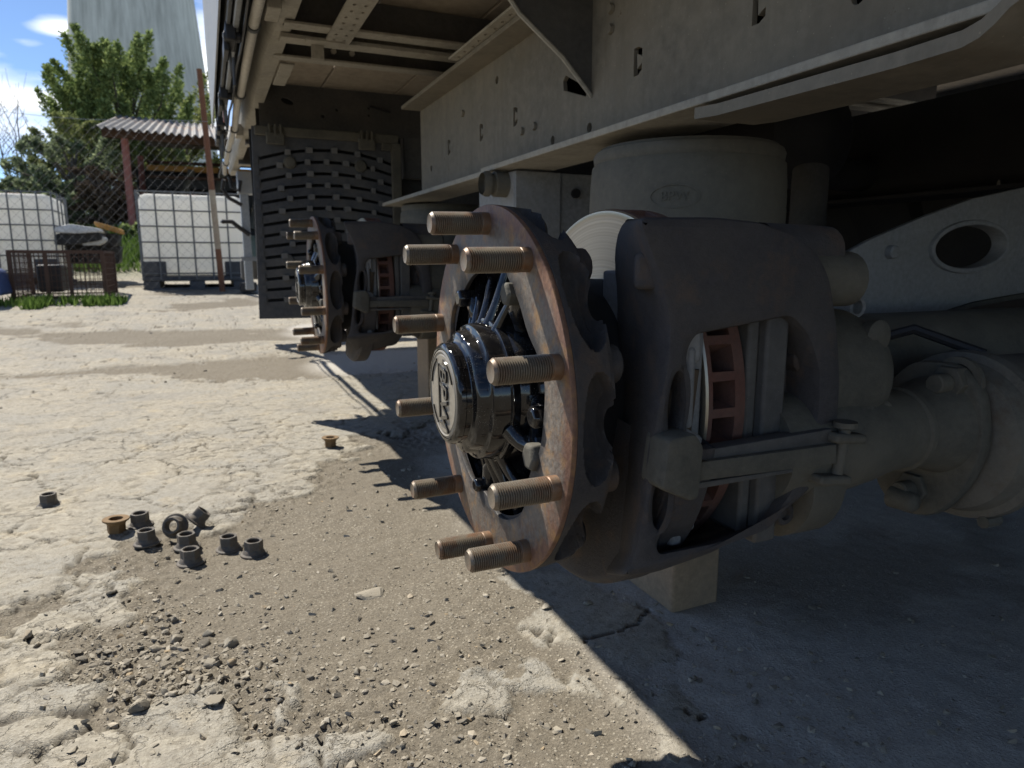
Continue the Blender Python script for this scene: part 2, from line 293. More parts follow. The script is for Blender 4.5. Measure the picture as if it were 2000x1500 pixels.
# ---------------------------------------------------------------- mesh helpers
class MB:
    def __init__(s): s.v = []; s.f = []; s.m = []; s.mi = 0
    def add(s, vs, fs):
        o = len(s.v); s.v += [tuple(map(float, v)) for v in vs]; s.f += [[i+o for i in f] for f in fs]; s.m += [s.mi]*len(fs); return s
    def box(s, a, b, rot=None, c=None):
        (x0, y0, z0), (x1, y1, z1) = a, b
        vs = [Vector(p) for p in ((x0,y0,z0),(x1,y0,z0),(x1,y1,z0),(x0,y1,z0),(x0,y0,z1),(x1,y0,z1),(x1,y1,z1),(x0,y1,z1))]
        if rot is not None:
            c = Vector(c) if c is not None else sum(vs, Vector())/8
            vs = [rot @ (v-c) + c for v in vs]
        return s.add(vs, [(0,3,2,1),(4,5,6,7),(0,1,5,4),(1,2,6,5),(2,3,7,6),(3,0,4,7)])
    def lathe(s, prof, n=48, axis='x', c=(0,0,0), mod=None, cap0=False, cap1=False, arc=None):
        """prof: (along, radius) pairs, revolved about the axis through c. mod(theta, along, r) -> r."""
        vs = []; full = arc is None; t0, t1 = arc or (0, 2*pi); cols = n if full else n+1
        for a, r in prof:
            for k in range(cols):
                t = t0 + (t1-t0)*k/n; rr = mod(t, a, r) if mod else r
                u, w = rr*cos(t), rr*sin(t)
                vs.append({'x': (c[0]+a, c[1]+u, c[2]+w), 'y': (c[0]+w, c[1]+a, c[2]+u), 'z': (c[0]+u, c[1]+w, c[2]+a)}[axis])
        fs = []
        for i in range(len(prof)-1):
            for k in range(n):
                j = (k+1) % cols if full else k+1
                fs.append((i*cols+k, i*cols+j, (i+1)*cols+j, (i+1)*cols+k))
        if cap0: fs.append(tuple(range(cols)))
        if cap1: fs.append(tuple((len(prof)-1)*cols+k for k in range(cols)))
        return s.add(vs, fs)
    def cyl(s, p0, p1, r0, r1=None, n=12, caps=True):
        p0, p1 = Vector(p0), Vector(p1); r1 = r0 if r1 is None else r1
        d = (p1-p0).normalized(); a = d.orthogonal().normalized(); b = d.cross(a)
        vs = [p + (a*cos(2*pi*k/n) + b*sin(2*pi*k/n))*r for p, r in ((p0, r0), (p1, r1)) for k in range(n)]
        fs = [(k, (k+1) % n, n+(k+1) % n, n+k) for k in range(n)]
        if caps: fs += [tuple(range(n))[::-1], tuple(range(n, 2*n))]
        return s.add(vs, fs)
    def tube(s, pts, r, n=8, caps=True):
        pts = [Vector(p) for p in pts]; vs = []; m = len(pts); rs = r if isinstance(r, (list, tuple)) else [r]*m
        a = None
        for i, p in enumerate(pts):
            d = (pts[min(i+1, m-1)] - pts[max(i-1, 0)]).normalized()
            a = d.orthogonal().normalized() if a is None else (a - d*a.dot(d)).normalized()
            b = d.cross(a); vs += [p + (a*cos(2*pi*k/n) + b*sin(2*pi*k/n))*rs[i] for k in range(n)]
        fs = [(i*n+k, i*n+(k+1) % n, (i+1)*n+(k+1) % n, (i+1)*n+k) for i in range(m-1) for k in range(n)]
        if caps: fs += [tuple(range(n))[::-1], tuple((m-1)*n+k for k in range(n))]
        return s.add(vs, fs)
    def mesh(s, name, mats, smooth=35, recalc=True):
        me = bpy.data.meshes.new(name); me.from_pydata(s.v, [], s.f)
        for m in (mats if isinstance(mats, (list, tuple)) else [mats]): me.materials.append(m)
        me.polygons.foreach_set('material_index', s.m)
        if recalc:
            bm = bmesh.new(); bm.from_mesh(me); bmesh.ops.recalc_face_normals(bm, faces=bm.faces); bm.to_mesh(me); bm.free()
        if smooth:
            me.polygons.foreach_set('use_smooth', [True]*len(me.polygons)); me.set_sharp_from_angle(angle=radians(smooth))
        me.update(); return me
    def build(s, name, mats, parent=None, smooth=35, bevel=0, loc=None, recalc=True):
        return link(name, s.mesh(name, mats, smooth, recalc), parent, bevel, loc)
def link(name, me, parent=None, bevel=0, loc=None):
    o = bpy.data.objects.new(name, me); COL.objects.link(o); o.parent = parent
    if loc is not None: o.location = loc
    if bevel:
        b = o.modifiers.new('bevel', 'BEVEL'); b.width = bevel; b.segments = 2; b.limit_method = 'ANGLE'; b.angle_limit = radians(40); b.harden_normals = False
    return o
def tag(o, label=None, cat=None, group=None, kind=None):
    for k, v in (('label', label), ('category', cat), ('group', group), ('kind', kind)):
        if v: o[k] = v
    return o
def thing(name, label, cat, loc=(0, 0, 0), group=None):
    o = bpy.data.objects.new(name, None); COL.objects.link(o); o.location = loc; o.empty_display_size = .1
    return tag(o, label, cat, group)
def circ(cx, cy, r, n=20, ry=None, rot=0):
    ry = ry or r; return [(cx + r*cos(2*pi*k/n)*cos(rot) - ry*sin(2*pi*k/n)*sin(rot), cy + r*cos(2*pi*k/n)*sin(rot) + ry*sin(2*pi*k/n)*cos(rot)) for k in range(n)]
def rect(x0, y0, x1, y1): return [(x0, y0), (x1, y0), (x1, y1), (x0, y1)]
FR_Y = Matrix(((1,0,0,0),(0,0,-1,0),(0,1,0,0),(0,0,0,1)))      # u = X, v = Z, w = -Y
FR_X = Matrix(((0,0,1,0),(1,0,0,0),(0,1,0,0),(0,0,0,1)))       # u = Y, v = Z, w = X
FR_Z = Matrix.Identity(4)
def plate_mesh(name, outer, holes, t, mat, frame=FR_Z, bevel=0., smooth=35):
    """A plate with real holes: filled 2D curve, extruded."""
    cu = bpy.data.curves.new('outline', 'CURVE'); cu.dimensions = '2D'; cu.fill_mode = 'BOTH'; cu.extrude = max(t/2-bevel, 1e-5)
    cu.bevel_depth = bevel; cu.bevel_resolution = 1; cu.offset = -bevel
    for loop in [outer]+list(holes):
        sp = cu.splines.new('POLY'); sp.points.add(len(loop)-1); sp.use_cyclic_u = True
        for p, q in zip(sp.points, loop): p.co = (q[0], q[1], 0, 1)
    tmp = bpy.data.objects.new('outline', cu); COL.objects.link(tmp)
    me = bpy.data.meshes.new_from_object(tmp.evaluated_get(bpy.context.evaluated_depsgraph_get()))
    bpy.data.objects.remove(tmp); bpy.data.curves.remove(cu)
    me.transform(frame); me.materials.clear(); me.materials.append(mat); me.name = name
    bm = bmesh.new(); bm.from_mesh(me); bmesh.ops.remove_doubles(bm, verts=bm.verts, dist=1e-6); bmesh.ops.recalc_face_normals(bm, faces=bm.faces); bm.to_mesh(me); bm.free()
    me.polygons.foreach_set('use_smooth', [True]*len(me.polygons)); me.set_sharp_from_angle(angle=radians(smooth)); return me
def plate(name, outer, holes, t, mat, frame=FR_Z, parent=None, bevel=0., at=(0, 0, 0)):
    me = plate_mesh(name, outer, holes, t, mat, frame, bevel); me.transform(Matrix.Translation(at)); return link(name, me, parent)
def text_mesh(txt, size, depth, mat, frame, shear=0., bevel=0.):
    cu = bpy.data.curves.new('lettering', 'FONT'); cu.body = txt; cu.size = size; cu.extrude = depth; cu.align_x = 'CENTER'; cu.align_y = 'CENTER'; cu.shear = shear; cu.resolution_u = 3; cu.bevel_depth = bevel
    tmp = bpy.data.objects.new('lettering', cu); COL.objects.link(tmp)
    me = bpy.data.meshes.new_from_object(tmp.evaluated_get(bpy.context.evaluated_depsgraph_get()))
    bpy.data.objects.remove(tmp); me.transform(frame); me.materials.clear(); me.materials.append(mat); me.name = 'lettering'; return me
def rounded(poly, r=.01, n=4):
    out = []; m = len(poly)
    for i in range(m):
        p, a, b = Vector(poly[i]), Vector(poly[i-1]), Vector(poly[(i+1) % m])
        da, db = (a-p), (b-p); rr = min(r, da.length*.45, db.length*.45)
        q0, q1 = p+da.normalized()*rr, p+db.normalized()*rr
        for k in range(n+1):
            t = k/n; q = q0*(1-t)**2 + p*2*t*(1-t) + q1*t*t; out.append((q.x, q.y))
    return out

# numpy noise
_T = RNG.random((512, 512))
def vnoise(x, y):
    xi, yi = np.floor(x).astype(int), np.floor(y).astype(int); fx, fy = x-xi, y-yi
    fx, fy = fx*fx*(3-2*fx), fy*fy*(3-2*fy)
    g = lambda a, b: _T[a % 512, b % 512]
    return (g(xi, yi)*(1-fx)+g(xi+1, yi)*fx)*(1-fy) + (g(xi, yi+1)*(1-fx)+g(xi+1, yi+1)*fx)*fy
def fbm(x, y, oct=5, gain=.5):
    a, s, t = 1., np.zeros_like(x), 0.
    for i in range(oct): s += a*vnoise(x+17.3*i, y+9.1*i); t += a; a *= gain; x, y = x*2.03, y*2.03
    return s/t
def voro(x, y, seed=0):
    xi, yi = np.floor(x).astype(int), np.floor(y).astype(int); f1 = np.full(x.shape, 9.); f2 = np.full(x.shape, 9.); idv = np.zeros(x.shape); ox = np.zeros(x.shape); oy = np.zeros(x.shape)
    for dx in (-1, 0, 1):
        for dy in (-1, 0, 1):
            a, b = xi+dx, yi+dy; px = a+_T[(a*7+seed) % 512, (b*13) % 512]; py = b+_T[(a*11) % 512, (b*5+seed+77) % 512]
            d = np.hypot(px-x, py-y); m = d < f1
            f2 = np.where(m, f1, np.minimum(f2, d)); idv = np.where(m, _T[(a*3+5) % 512, (b*17+seed) % 512], idv); ox = np.where(m, px-x, ox); oy = np.where(m, py-y, oy); f1 = np.where(m, d, f1)
    return f1, f2, idv, ox, oy
def sstep(a, b, x): t = np.clip((x-a)/(b-a), 0, 1); return t*t*(3-2*t)
def poly_sd(x, y, poly):
    d = np.full(x.shape, 1e9); inside = np.zeros(x.shape, bool); n = len(poly)
    for i in range(n):
        (ax, ay), (bx, by) = poly[i], poly[(i+1) % n]; ex, ey = bx-ax, by-ay
        t = np.clip(((x-ax)*ex+(y-ay)*ey)/(ex*ex+ey*ey+1e-12), 0, 1)
        d = np.minimum(d, np.hypot(x-ax-t*ex, y-ay-t*ey))
        c = ((ay > y) != (by > y)) & (x < (bx-ax)*(y-ay)/((by-ay) if abs(by-ay) > 1e-12 else 1e-12)+ax); inside ^= c
    return np.where(inside, -d, d)
def terrain(x, y):
    x, y = np.asarray(x, float), np.asarray(y, float)
    return .27*sstep(3.2, 9.5, y) + .70*sstep(9.4, 13.2, y)

# ---------------------------------------------------------------- the ground
G = lambda pts: [tuple(atZ(*p)[:2]) for p in pts]
CRUST = [G(p) for p in (
    [(-700, 1330), (-300, 1250), (0, 1185), (140, 1140), (270, 1090), (330, 1050), (480, 1000), (560, 950), (650, 890), (720, 860), (800, 850), (880, 820), (960, 760), (900, 715), (650, 738), (420, 745), (300, 728), (0, 745), (-700, 770)],
    [(25, 1200), (80, 1175), (190, 1172), (228, 1190), (225, 1225), (150, 1250), (60, 1250), (30, 1230)],
    [(-300, 1300), (0, 1290), (110, 1275), (195, 1280), (180, 1330), (170, 1390), (60, 1420), (-300, 1440)],
    [(140, 1430), (180, 1390), (300, 1375), (420, 1350), (450, 1365), (540, 1390), (610, 1410), (645, 1470), (640, 1700), (-200, 1900), (-300, 1480)],
    [(1000, 1118), (1045, 1190), (1085, 1240), (1120, 1300), (1190, 1372), (1255, 1420), (1320, 1475), (1420, 1640), (1500, 1640), (1400, 1350), (1330, 1230), (1240, 1180), (1150, 1130)],
    [(975, 1290), (1040, 1280), (1060, 1310), (1015, 1320), (1010, 1350), (985, 1345)],
    [(400, 1440), (430, 1460), (470, 1430)])]
def build_ground():
    def axis(lo, a, b, hi, h, g):
        mid = list(np.arange(a, b, h)); up = [b]; s = h
        while up[-1] < hi: s *= g; up.append(up[-1]+s)
        dn = [a]; s = h
        while dn[-1] > lo: s *= g; dn.append(dn[-1]-s)
        return np.array(dn[:0:-1] + mid + up)
    xs = axis(-900, -1.15, 1.35, 900, .0062, 1.045); ys = axis(-200, .35, 2.75, 1500, .0062, 1.016)
    x, y = np.meshgrid(xs, ys); sh = x.shape; x, y = x.ravel(), y.ravel()
    near = 1-sstep(5, 12, np.hypot(x, y))
    # broken concrete crust over dirt: it breaks along irregular cells, so a plate is there or gone as a whole
    k = 12.; qx = x*k+.9*fbm(x*8, y*8, 4, .55); qy = y*k+.9*fbm(x*8+9, y*8+4, 4, .55)
    g1, g2, i2, ox, oy = voro(qx, qy, 9); sx_, sy_ = x+ox/k, y+oy/k
    def field(u, v):
        wx = u+(fbm(u*7, v*7, 4)-.5)*.16; wy = v+(fbm(u*7+50, v*7+31, 4)-.5)*.16; sd = np.full(u.shape, 1e9)
        for p in CRUST: sd = np.minimum(sd, poly_sd(wx, wy, p))
        farc = (fbm(u*.9+3, v*1.6+8, 5)-.40)*1.2 - np.exp(-((v-3.55-.12*u)/.33)**2)*.55
        sd = np.where(v > 2.9, np.minimum(sd, -farc), sd)
        return np.where((u > .75) & (v < 2.6), np.maximum(sd, .05-(fbm(u*3+5, v*3, 4)-.62)), sd)
    sd = field(x, y); sds = field(sx_, sy_)
    soft = sstep(3.0, 5.0, np.hypot(x, y))                                      # far off the cells no longer show
    calm0 = 1-.5*sstep(.26, .42, x)*(1-sstep(1.6, 2.0, y))
    present = ((sds + (i2-.5)*.06*calm0) < 0).astype(float)
    crust = present*(1-soft) + (1-sstep(-.03, .03, sd+(fbm(x*9, y*9, 4)-.5)*.15))*soft
    edge = np.exp(-np.abs(sd)/.11)
    f1, f2, i1, _, _ = voro(x*4.2+.8*fbm(x*5, y*5, 4, .55), y*4.2+.8*fbm(x*5+9, y*5+4, 4, .55), 1)
    calm = 1-.92*sstep(.26, .42, x)*(1-sstep(1.6, 2.0, y)); open_ = np.clip(np.exp(-np.abs(sd)/.05)*1.5-.25, 0, 1)*(1-soft)*calm
    ck = open_*(1-sstep(.02, .075, g2-g1))
    ck = np.maximum(ck, (1-sstep(.006, .02, f2-f1))*sstep(.40, .52, fbm(x*1.8+8, y*1.8, 4)+edge*.2))
    ck = np.maximum(ck, .8*(1-sstep(.01, .035, g2-g1))*sstep(.56, .64, fbm(x*2.6+40, y*2.6+3, 4))*(1-soft))
    crack = ck*crust*near
    fine = (fbm(x*40, y*40, 4, .6)-.5)*.0032; wave = (fbm(x*2+9, y*2, 2)-.5)*.007
    tilt = (ox*(_T[(i2*511).astype(int), 3]-.5)+oy*(_T[(i2*511).astype(int), 7]-.5))*.010
    chipd = sstep(.60, .66, fbm(x*14+31, y*18, 5, .6))*.0035
    hgt = crust*calm*(.0085 + open_*((i2-.45)*.007+tilt) + fine - chipd) - crack*.009 + wave*.6
    dirt = (fbm(x*5, y*5, 4)-.5)*.008 + (fbm(x*55, y*55, 3, .6)-.5)*.0040
    r1, r2, ri, _, _ = voro(x*55, y*55, 21)
    rubble = calm*sstep(.15, .6, edge)*(1-crust)*np.maximum(0, .50-r1)*.020*ri
    hgt = hgt*near + (1-crust)*(dirt+rubble)*near + (fbm(x*.7, y*.7, 3)-.5)*.02*near*sstep(2.5, 5, y)
    z = terrain(x, y) + hgt - .006
    verge = sstep(9.6, 11, y)
    me = bpy.data.meshes.new('yard'); ny, nx = sh
    v = np.stack([x, y, z], 1).astype(np.float32); idx = np.arange(nx*ny).reshape(sh)
    q = np.stack([idx[:-1, :-1], idx[:-1, 1:], idx[1:, 1:], idx[1:, :-1]], -1).reshape(-1, 4)
    me.vertices.add(len(v)); me.vertices.foreach_set('co', v.ravel()); me.loops.add(q.size); me.polygons.add(len(q))
    me.loops.foreach_set('vertex_index', q.ravel().astype(np.int32)); me.polygons.foreach_set('loop_start', np.arange(0, q.size, 4, dtype=np.int32)); me.polygons.foreach_set('loop_total', np.full(len(q), 4, np.int32))
    me.update(calc_edges=True)
    shade_lift = sstep(.40, .62, x + (fbm(x*3, y*3, 4)-.5)*.22)*(1-.45*sstep(.55, .66, fbm(x*2.2+3, y*2.2+7, 5, .6)))  # paler zone under the trailer, colour lightened to lift its shade
    for nm, arr in (('open', open_*crust), ('crust', crust), ('crack', crack), ('verge', verge), ('grey', shade_lift)):
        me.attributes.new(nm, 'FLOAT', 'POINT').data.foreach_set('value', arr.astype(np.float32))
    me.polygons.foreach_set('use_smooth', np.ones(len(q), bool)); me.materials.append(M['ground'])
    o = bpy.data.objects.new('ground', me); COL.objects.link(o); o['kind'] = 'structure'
    zz = z.reshape(sh); cc = crust.reshape(sh); ee = edge.reshape(sh)
    def height(px, py):
        i = np.clip(np.searchsorted(ys, py)-1, 0, ny-2); j = np.clip(np.searchsorted(xs, px)-1, 0, nx-2)
        return float(max(zz[i, j], zz[i+1, j], zz[i, j+1], zz[i+1, j+1])), float(zz[i, j])
    def cover(px, py):
        i = np.clip(np.searchsorted(ys, py)-1, 0, ny-2); j = np.clip(np.searchsorted(xs, px)-1, 0, nx-2); return cc[i, j], ee[i, j]
    return height, cover
HEIGHT, COVER = build_ground()

# ================================================================ the trailer
T = thing('semi_trailer', 'dusty grey curtain sided trailer standing wheel-less with its bare hubs showing', 'trailer', (0, 0, 0))
Y0, Y1 = -3.0, 4.95                                  # behind the camera .. tail of the trailer
ZB = .725                                            # underside of the chassis beam
def part(name, mb, mat, **k): return mb.build(name, mat, k.pop('parent', T), **k)

# chassis beam with C shaped cut-outs
def c_slot(y, z, s=1.0, thin=False):
    w, h = .011*s, .020*s; a = .0045*s
    if thin: return rect(y-a, z-h, y+a, z+h)
    return [(y-w, z-h), (y+a*.3, z-h), (y+w, z-h+.5*w), (y+w, z-h+1.4*w), (y-w+2*a+.001, z-h+2*a), (y-w+2*a, z+h-2*a), (y+w, z+h-1.4*w), (y+w, z+h-.4*w), (y+a*.3, z+h), (y-w, z+h)]
holes = []
for y in (-.3, .69, .943): holes.append([(2*y-p[0], p[1]) for p in c_slot(y, .834)][::-1])
for y in (1.17+.229, 1.598, 1.837): holes.append([(2*y-p[0], p[1]) for p in c_slot(y, .836, .95)][::-1])
for y, z in ((1.094, .951), (1.086, .762), (1.225, .762), (.30, .86), (1.5, .93), (2.0, .80), (.55, .80)): holes.append(circ(y, z, .0085, 14))
holes.append([(1.095, .826), (1.115, .838), (1.175, .866), (1.185, .858), (1.182, .842), (1.10, .815)])
beam = plate('chassis_beam', rect(Y0, ZB+.010, 2.10, .975), holes, .008, M['chassis'], FR_X, T, at=(.62, 0, 0))
def on_beam(name, mb, mat, **k): return mb.build(name, mat, beam, **k)
on_beam('backing_web', MB().box((.70, Y0, .735), (.705, 2.10, .975)), M['black_rubber'])
on_beam('bottom_flange', MB().box((.56, Y0, ZB), (.685, 1.46, ZB+.0105)).box((.568, 1.455, ZB-.004), (.685, 2.42, ZB+.007)), M['flange_edge'], bevel=.0015)
on_beam('top_flange', MB().box((.558, Y0, .975), (.685, 2.10, .985)), M['chassis'], bevel=.0015)
# reinforcing plate that curls up near the camera
bead = [(.6145, y, .7375+.0012*sin(y*140)+.001*sin(y*57)) for y in np.arange(.2, 2.08, .012)]
on_beam('weld_bead', MB().tube(bead, .0038, 6), M['chassis'], smooth=60)
for y, z in ((1.02, .90), (1.02, .93), (1.30, .80), (1.36, .80), (1.72, .90), (.60, .92), (.60, .885)):
    on_beam('bolt_head', MB().cyl((.6155, y, z), (.6095, y, z), .0085, .0075, 6), M['chassis'])
pts = [(.72, .7075), (.68, .7045), (.45, .702), (.392, .7032), (.378, .707), (.367, .714), (.358, .722), (.345, .728), (.31, .731), (-.6, .731)]
mb = MB(); vs = []
for y, z in pts: vs += [(.553, y, z), (.553, y, z+.013), (.645, y, z+.013), (.645, y, z)]
fs = [(i*4+a, i*4+(a+1) % 4, i*4+4+(a+1) % 4, i*4+4+a) for i in range(len(pts)-1) for a in range(4)] + [(0, 1, 2, 3), tuple(len(pts)*4-4+k for k in range(4))]
mb.add(vs, fs); on_beam('reinforcing_plate', mb, M['chassis'], smooth=50)
part('air_spring_plate', MB().lathe([(.7035, .08), (.7035, .136), (.7115, .138), (.7115, .08)], 40, 'z', (.715, .945, 0)), M['housing'])

# under-deck framing
deckz = 1.145
boards = []
for k in range(9):
    x0 = .16+k*.265
    mbx = MB().box((x0, Y0, deckz), (x0+.258, Y1, deckz+.028)); boards.append(mbx)
for mbx in boards: part('floor_board', mbx, M['deck'], bevel=.002)
def crossmember(y, z0, w, x0=.2, x1=2.4, wob=0):
    o = part('crossmember', MB().box((x0, y+w-.006, z0+.0065), (x1, y+w, deckz-.001)), M['dark_steel'])
    MB().box((x0, y, z0), (x1, y+w, z0+.006)).build('flange', M['flange_edge'], o, bevel=.001); return o
cmA = crossmember(1.735, 1.064, .045)
cmB = part('crossmember', MB().box((.20, 1.83, 1.060), (2.4, 1.8795, 1.070)).box((.2, 1.873, 1.0705), (2.4, 1.879, deckz-.001)), M['flange_edge'], bevel=.001)
cmC = crossmember(2.02, 1.066, .04)
for x in (.36, .41): MB().cyl((x, 2.052, 1.10), (x, 2.045, 1.10), .008, n=6).build('bolt', M['pole'], cmC)
for y in (-1.8, -.9, -.1, .55, 1.15, 3.4, 4.1): crossmember(y, 1.04, .06, .6 if -.5 < y < 1.4 else .2)
# perforated rails along the trailer
def rail(x0, x1, y0, y1, z, tilt=0.):
    hs = []
    n = int((y1-y0)/.042)
    for i in range(n):
        for j in (.3, .72):
            hs.append(circ(x0+(x1-x0)*j + .002*((i*7) % 3-1), y0+.02+i*.042, .0042, 8, .0065))
    return plate('perforated_rail', rect(x0, y0, x1, y1), hs, .005, M['flange_edge'], FR_Z, T, at=(0, 0, z))
rail(.300, .357, 1.35, 1.86, 1.058); rail(.538, .588, 1.0, 1.60, .990)
part('rail_bracket', MB().box((.255, 1.80, 1.052), (.345, 1.834, 1.060)).box((.27, 1.835, 1.02), (.30, 1.84, 1.062)), M['flange_edge'], bevel=.001)
# gusset from beam to outrigger
g = plate('gusset', [(.616, .812), (.616, .985), (.45, .985), (.44, .975), (.482, .925), (.56, .868)], [], .007, M['dark_steel'], FR_Y, T, at=(0, 1.085, 0))
MB().tube([(.616, 1.080, .811), (.56, 1.080, .867), (.482, 1.080, .924), (.44, 1.08, .974)], .0038, 6).build('weld_edge', M['flange_edge'], g)
# end panel over the mud flap
hs = [circ(.30, 1.085, .022, 16, .010, -.3), circ(.47, 1.07, .006, 10), circ(.42, 1.045, .007, 10), circ(.585, 1.06, .005, 10), circ(.585, 1.085, .005, 10)]
ep = plate('end_panel', [(.205, .985), (.80, .985), (.80, 1.142), (.205, 1.142)], hs, .006, M['dark_steel'], FR_Y, T, at=(0, 2.66, 0))
MB().box((.58, 2.70, .52), (1.82, 2.72, 1.0)).build('lower_panel', M['dark_steel'], ep)
MB().box((.69, 2.655, .70), (.84, 2.665, .725)).build('light_bar', M['flange_edge'], ep)
MB().box((.70, 2.61, .84), (1.2, 2.657, .985)).build('side_panel', M['dark_steel'], ep)
MB().cyl((.585, 2.64, 1.09), (.66, 2.64, 1.075), .004, n=6).build('rod', M['black'], ep)
MB().box((.2, 2.76, .99), (2.4, 2.765, 1.14)).build('backing', M['black_rubber'], ep)

# mud flap with rows of slots
def mud_flap():
    hs = []; rows = 14
    for r in range(rows):
        v = .375 + r*.0395
        seq = [(.022, .105), (.125, .175), (.20, .262), (.285, .345), (.365, .425), (.445, .49)] if r % 2 else [(.022, .075), (.098, .17), (.19, .235), (.255, .30), (.325, .40), (.415, .49)]
        for a, b in seq:
            mid = (a+b)/2-.256; arch = -.55*(mid*mid)*(.2+1.2*r/rows); tl = -1.1*mid*(.2+1.2*r/rows)
            hw = (b-a)/2; c = .17+(a+b)/2
            hs.append([(c-hw, v+.03+arch-tl*hw-.0055), (c+hw, v+.03+arch+tl*hw-.0055), (c+hw, v+.03+arch+tl*hw+.0055), (c-hw, v+.03+arch-tl*hw+.0055)])
    lugs = []
    for q in range(len(hs)-1):
        (xa_, za), (xb_, zb_) = hs[q][2], hs[q+1][0]
        if 0 < xb_-xa_ < .05: lugs.append(((xa_+xb_)/2, (za+zb_)/2, (xb_-xa_)*.42))
    o = plate('mud_flap', [(.160, .336), (.40, .333), (.668, .331), (.672, .985), (.172, .985)], hs, .012, M['flap'], FR_Y, T, at=(0, 2.60, 0))
    MB().box((.165, 2.63, .34), (.675, 2.634, .98)).build('back_sheet', M['black_rubber'], o)
    for x, z, w in lugs: MB().box((x-w, 2.584, z-.009), (x+w, 2.5935, z+.009)).build('tread_lug', M['flap_lug'], o)
    for r in range(rows-1):
        MB().box((.175, 2.588, .389+r*.0395), (.187, 2.5935, .414+r*.0395)).build('side_lug', M['flap'], o)
    fb = MB().box((.18, 2.575, .955), (.672, 2.592, .985)).box((.645, 2.575, .58), (.680, 2.592, .955)).box((.61, 2.5755, .93), (.645, 2.5915, .955))
    b = fb.build('flap_bracket', M['housing'], o, bevel=.003)
    for x in (.245, .555):
        MB().box((x-.03, 2.565, .925), (x+.03, 2.5745, .965)).build('clamp', M['housing'], b, bevel=.004)
        for d in (-.018, 0, .018): MB().box((x+d-.003, 2.561, .955), (x+d+.003, 2.5765, .99)).build('clamp_tooth', M['housing'], b)
    for x in (.29, .535):
        MB().lathe([(0, .022), (-.006, .021), (-.010, .016), (-.011, .0)], 20, 'y', (x, 2.593, .872)).build('flap_button', M['housing'], o)
    MB().lathe([(0, .022), (-.006, .02), (-.007, 0)], 18, 'y', (.265, 2.593, .54)).build('flap_button', M['flap'], o)
mud_flap()

